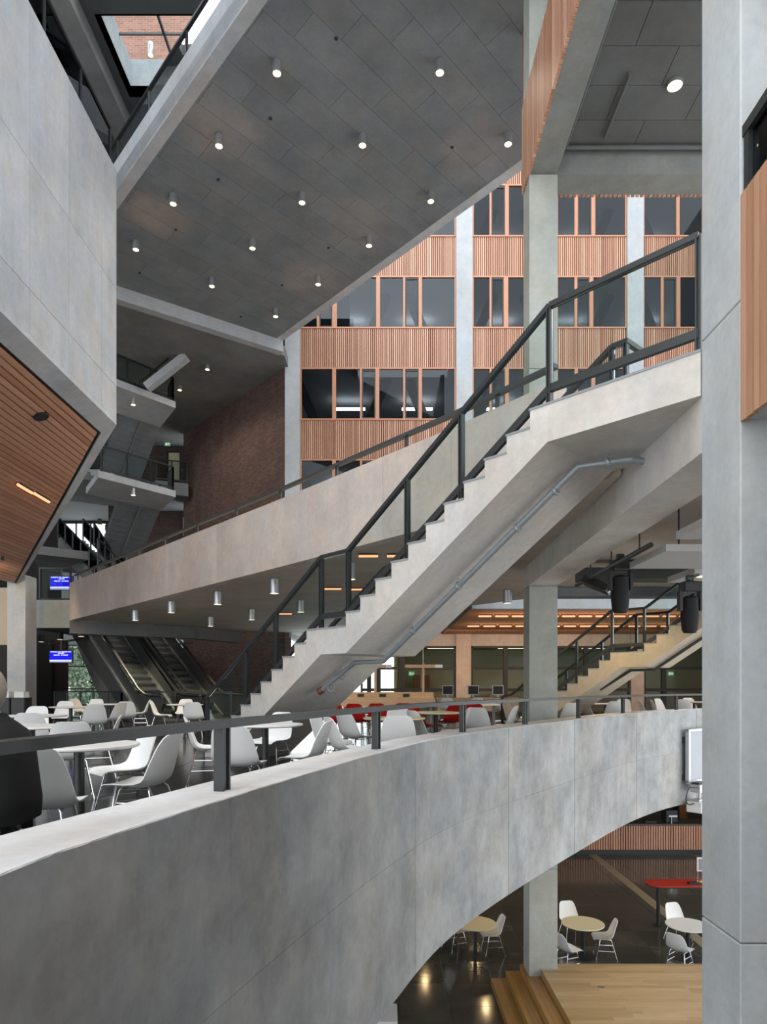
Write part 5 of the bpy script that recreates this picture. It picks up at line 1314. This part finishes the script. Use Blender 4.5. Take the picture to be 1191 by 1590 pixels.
cp = [c0+nrm2.to_3d()*.1, c0-wd_.to_3d()*.25+Vector((0,0,.02)), c0-wd_.to_3d()*.42+Vector((0,0,-.14)), c0-wd_.to_3d()*.44+Vector((0,0,-.3)), c0-wd_.to_3d()*.3+Vector((0,0,-.40)), c0-wd_.to_3d()*.02+Vector((0,0,-.40)), c0+Vector((0,0,-.42))+wd_.to_3d()*.1]
m = MB(); sm = catmull([(p.x,p.y) for p in cp], 5); smz = catmull([(p.z,0) for p in cp], 5); m.tube([(q[0],q[1],z[0]) for q, z in zip(sm, smz)], .014, 6); m.build('cable', M['black'], pj)

# ---------------------------------------------------------------- lower floor lamps (warm) under the middle level slab
lowl = [(2.3,15.2,'above the left table'),(4.2,15.6,'above the middle table'),(6.2,15.8,'above the right table'),(5.0,18.5,'between middle table and counter'),(7.6,19.5,'above the red bar table'),(1.42,23.1,'mirrored lowest left in the dark tiles'),(3.22,21.25,'mirrored in the tiles left of the oak steps'),(3.37,24.8,'mirrored under the left table')]
for k, (x, y, w) in enumerate(lowl):
    if inside_mid(x, y):
        cyl_light(x, y, MID-.38, 'warm downlight under the middle slab, '+w, .09, .12, 'alu', 'lamp')
        spot_light('lower_spot', (x,y,MID-.52), 48 if k < 5 else 34, (1.0,.70,.34), 110 if k < 5 else 165)
spot_light('platform_spot', (5.0,10.3,7.5), 380, (1.0,.88,.72), 52)

# ---------------------------------------------------------------- seated person at the left edge
def skinned(name, verts, edges, radii, mat, parent, levels=2, root=0):
    me = bpy.data.meshes.new(name); me.from_pydata(verts, edges, []); o = bpy.data.objects.new(name, me); COL.objects.link(o)
    me.materials.append(mat); md = o.modifiers.new('skin', 'SKIN'); md.use_smooth_shade = True
    if not me.skin_vertices: bpy.context.view_layer.objects.active = o
    for i, r in enumerate(radii):
        sv = me.skin_vertices[0].data[i]; sv.radius = r if isinstance(r, tuple) else (r, r); sv.use_root = (i == root)
    sb = o.modifiers.new('sub', 'SUBSURF'); sb.levels = levels; sb.render_levels = levels
    dg = bpy.context.evaluated_depsgraph_get(); dg.update(); m2 = bpy.data.meshes.new_from_object(o.evaluated_get(dg))
    bpy.data.objects.remove(o); m2.name = name
    q = bpy.data.objects.new(name, m2); COL.objects.link(q); q.parent = parent; m2.polygons.foreach_set('use_smooth', [True]*len(m2.polygons)); return q
per = thing('person', 'person with grey blond hair in a black sweater seated at the left edge, facing left', 'person', (-2.155,3.62,MID), radians(90))
# local frame: y = forward (towards -X of the world after turning), x = right hand side
Vv = [(0,-.12,.50),(0,-.13,.66),(0,-.12,.80),(0,-.09,.93),(0,-.06,1.00),(0,-.04,1.09),
      (.17,-.07,.92),(.24,.06,.72),(.19,.30,.70),(.15,.36,.70),(-.17,-.07,.92),(-.24,.06,.72),(-.19,.30,.70),(-.15,.36,.70),
      (.10,-.08,.50),(.13,.36,.50),(.13,.40,.12),(.13,.52,.06),(-.10,-.08,.50),(-.13,.36,.50),(-.13,.40,.12),(-.13,.52,.06)]
Ee = [(0,1),(1,2),(2,3),(3,4),(4,5),(3,6),(6,7),(7,8),(8,9),(3,10),(10,11),(11,12),(12,13),(0,14),(14,15),(15,16),(16,17),(0,18),(18,19),(19,20),(20,21)]
Rr = [(.13,.10),(.13,.09),(.13,.09),(.10,.07),.05,.048,.05,.042,.034,.03,.05,.042,.034,.03,.08,.065,.05,.04,.08,.065,.05,.04]
skinned('body', Vv, Ee, Rr, M['skin'], per)
rings = [(.47,-.12,.20,.165),(.58,-.125,.205,.165),(.68,-.125,.195,.152),(.80,-.115,.20,.145),(.88,-.105,.205,.140),(.94,-.09,.185,.118),(.985,-.075,.13,.092),(1.015,-.065,.08,.074),(1.035,-.06,.07,.068)]
m = MB(); vs = []; fs = []; n = 24
for z, yc, rx, ry in rings:
    for k in range(n):
        a = 2*pi*k/n; cx_, sy_ = cos(a), sin(a); vs.append((rx*abs(cx_)**.8*(1 if cx_ > 0 else -1), yc+ry*abs(sy_)**.8*(1 if sy_ > 0 else -1), z+.006*sin(3*a+z*25)))
for i in range(len(rings)-1):
    for k in range(n): fs.append((i*n+k, i*n+(k+1)%n, (i+1)*n+(k+1)%n, (i+1)*n+k))
fs.append(tuple(range(n-1,-1,-1)))
m.add(vs, fs); m.build('sweater', M['cloth'], per, smooth=True, local=True, angle=180)
for o_ in (6, 10):
    skinned('sleeve', [tuple(Vector(Vv[o_])*Vector((.7,1,1)) if False else (Vv[o_][0]*.6,Vv[o_][1],Vv[o_][2]-.01)), Vv[o_], Vv[o_+1], Vv[o_+2]], [(0,1),(1,2),(2,3)], [.085,.082,.066,.05], M['cloth'], per)
skinned('trousers', [Vv[i] for i in (0,14,15,16,18,19,20)], [(0,1),(1,2),(2,3),(0,4),(4,5),(5,6)], [(.13,.11),.105,.085,.065,.105,.085,.065], M['cloth'], per)
hc = Vector((0,-.025,1.165))
for (nm, mat, sc, cut_) in (('head','skin',(.075,.098,.125),None),('hair','hair',(.084,.108,.130),1)):
    m = MB(); R, Cn = 14, 20; vs = []; fs = []
    for i in range(R+1):
        a = pi*i/R
        for k in range(Cn):
            b = 2*pi*k/Cn; d = Vector((sin(a)*cos(b), sin(a)*sin(b), cos(a)))
            q = Vector((d.x*sc[0], d.y*sc[1], d.z*sc[2]))
            if nm == 'head':
                if d.z < -.2: q.x *= 1+.35*(d.z+.2); q.y += .015*(-d.z)
                if d.y > .9 and abs(d.x) < .25 and -.25 < d.z < .15: q.y += .022*(1-abs(d.x)*4)
            vs.append(hc+q)
    for i in range(R):
        for k in range(Cn):
            f = (i*Cn+k, i*Cn+(k+1)%Cn, (i+1)*Cn+(k+1)%Cn, (i+1)*Cn+k)
            if cut_:
                c = sum((vs[j] for j in f), Vector())/4-hc
                if (c.y > .03 and c.z < .07) or c.z < -.11: continue
            fs.append(f)
    m.add(vs, fs); m.build(nm, M[mat], per, smooth=True, local=True, angle=180)
m = MB(); m.bar(hc+Vector((-.02,.093,-.055)), hc+Vector((.02,.093,-.055)), .006, .01); m.build('mouth', plain('lips','#a8665c',.5), per, local=True)
for sx in (-1,1):
    m = MB(); m.lathe((sx*.028,.066,1.175), [(.004,-.012),(.011,-.008),(.013,0),(.011,.008),(.004,.012)], 10); m.build('eye', M['white'], per, local=True, smooth=True)
    m = MB(); m.lathe((sx*.078,-.035,1.16), [(.010,-.03),(.018,-.015),(.020,.012),(.012,.03)], 8); m.build('ear', M['skin'], per, local=True, smooth=True)
    hb = Vector((sx*.15,.38,.70)); hv = [tuple(hb), tuple(hb+Vector((0,.05,0)))]
    skinned('hand', [tuple(hb+Vector((0,-.03,0))), tuple(hb+Vector((0,.04,0))), tuple(hb+Vector((0,.085,.0)))], [(0,1),(1,2)], [(.03,.022),(.04,.018),(.036,.014)], M['skin'], per, 1)
    for j, (ox, ln) in enumerate(((-.032,.06),(-.011,.075),(.011,.07),(.032,.052))):
        b_ = hb+Vector((ox,.085,0)); skinned('finger', [tuple(b_), tuple(b_+Vector((ox*.1,ln*.5,.006))), tuple(b_+Vector((ox*.15,ln*.85,-.012))), tuple(b_+Vector((ox*.15,ln,-.03)))], [(0,1),(1,2),(2,3)], [.009,.009,.008,.007], M['skin'], per, 1)
    b_ = hb+Vector((-sx*.03,.01,0)); skinned('thumb', [tuple(b_), tuple(b_+Vector((-sx*.03,.03,0))), tuple(b_+Vector((-sx*.035,.065,-.01)))], [(0,1),(1,2)], [.011,.010,.008], M['skin'], per, 1)
t = thing('stool', 'low black stool hidden below the black-clothed seated person at left', 'stool', (-2.14,3.62,MID))
m = MB(); m.lathe((-2.14,3.62,MID), [(.17,.40),(.18,.42),(.17,.44)], 20); m.build('seat', M['black'], t)
for k in range(4):
    a = pi/4+k*pi/2; m = MB(); m.tube([(-2.14+cos(a)*.12,3.62+sin(a)*.12,MID+.40),(-2.14+cos(a)*.17,3.62+sin(a)*.17,MID)], .012, 6); m.build('leg', M['black'], t)


# ---------------------------------------------------------------- enclosure out of view
wr = struct('wall_right', (16.2,14,0)); MB().box(16.0,16.3,20.5,36.3,0,30).build('side_panel', M['con_pil'], wr)

wr2 = struct('wall_right', (4.6,0,0)); MB().box(4.42,4.7,-6,5.36,0,30).build('side_panel', plain('dark_blocker','#4a403a',.7), wr2)  # unseen wing wall, made dark to keep light off the near parapet

for k, (u, v, sx, sy) in enumerate(((340,200,-6.0,19.0),(480,440,-3.6,16.6),(560,352,-1.0,13.5),(745,238,.5,11.4),(245,335,-8.0,21.6))):
    tg = Lz(u, v, SZ); base = Vector((sx+.5, sy+.6, G1+.02)); dr = (tg-base)
    t = thing('added_uplight', 'added unseen warm lamp behind the gallery parapet, %s from the stair' % ordw[4-k], 'lamp', tuple(base))  # added lamp, unseen, makes the warm patches on the bridge soffit
    m = MB(); m.lathe(base, [(.08,0),(.09,.02),(.09,.16),(.08,.18)], 14); m.build('lamp_housing', M['black'], t)
    spot_light('added_uplight_beam', base+Vector((0,0,.22)), 750, (1.0,.52,.28), 12, dr, .06, 1.0)

wf = struct('wall_front_blocker', (2,-3.2,0)); MB().box(-0.5,4.39,-3.5,-3.2,0,9).build('blocker_face', plain('dark_blocker_front','#4a403a',.7), wf)  # unseen wall added to block light from the near parapet
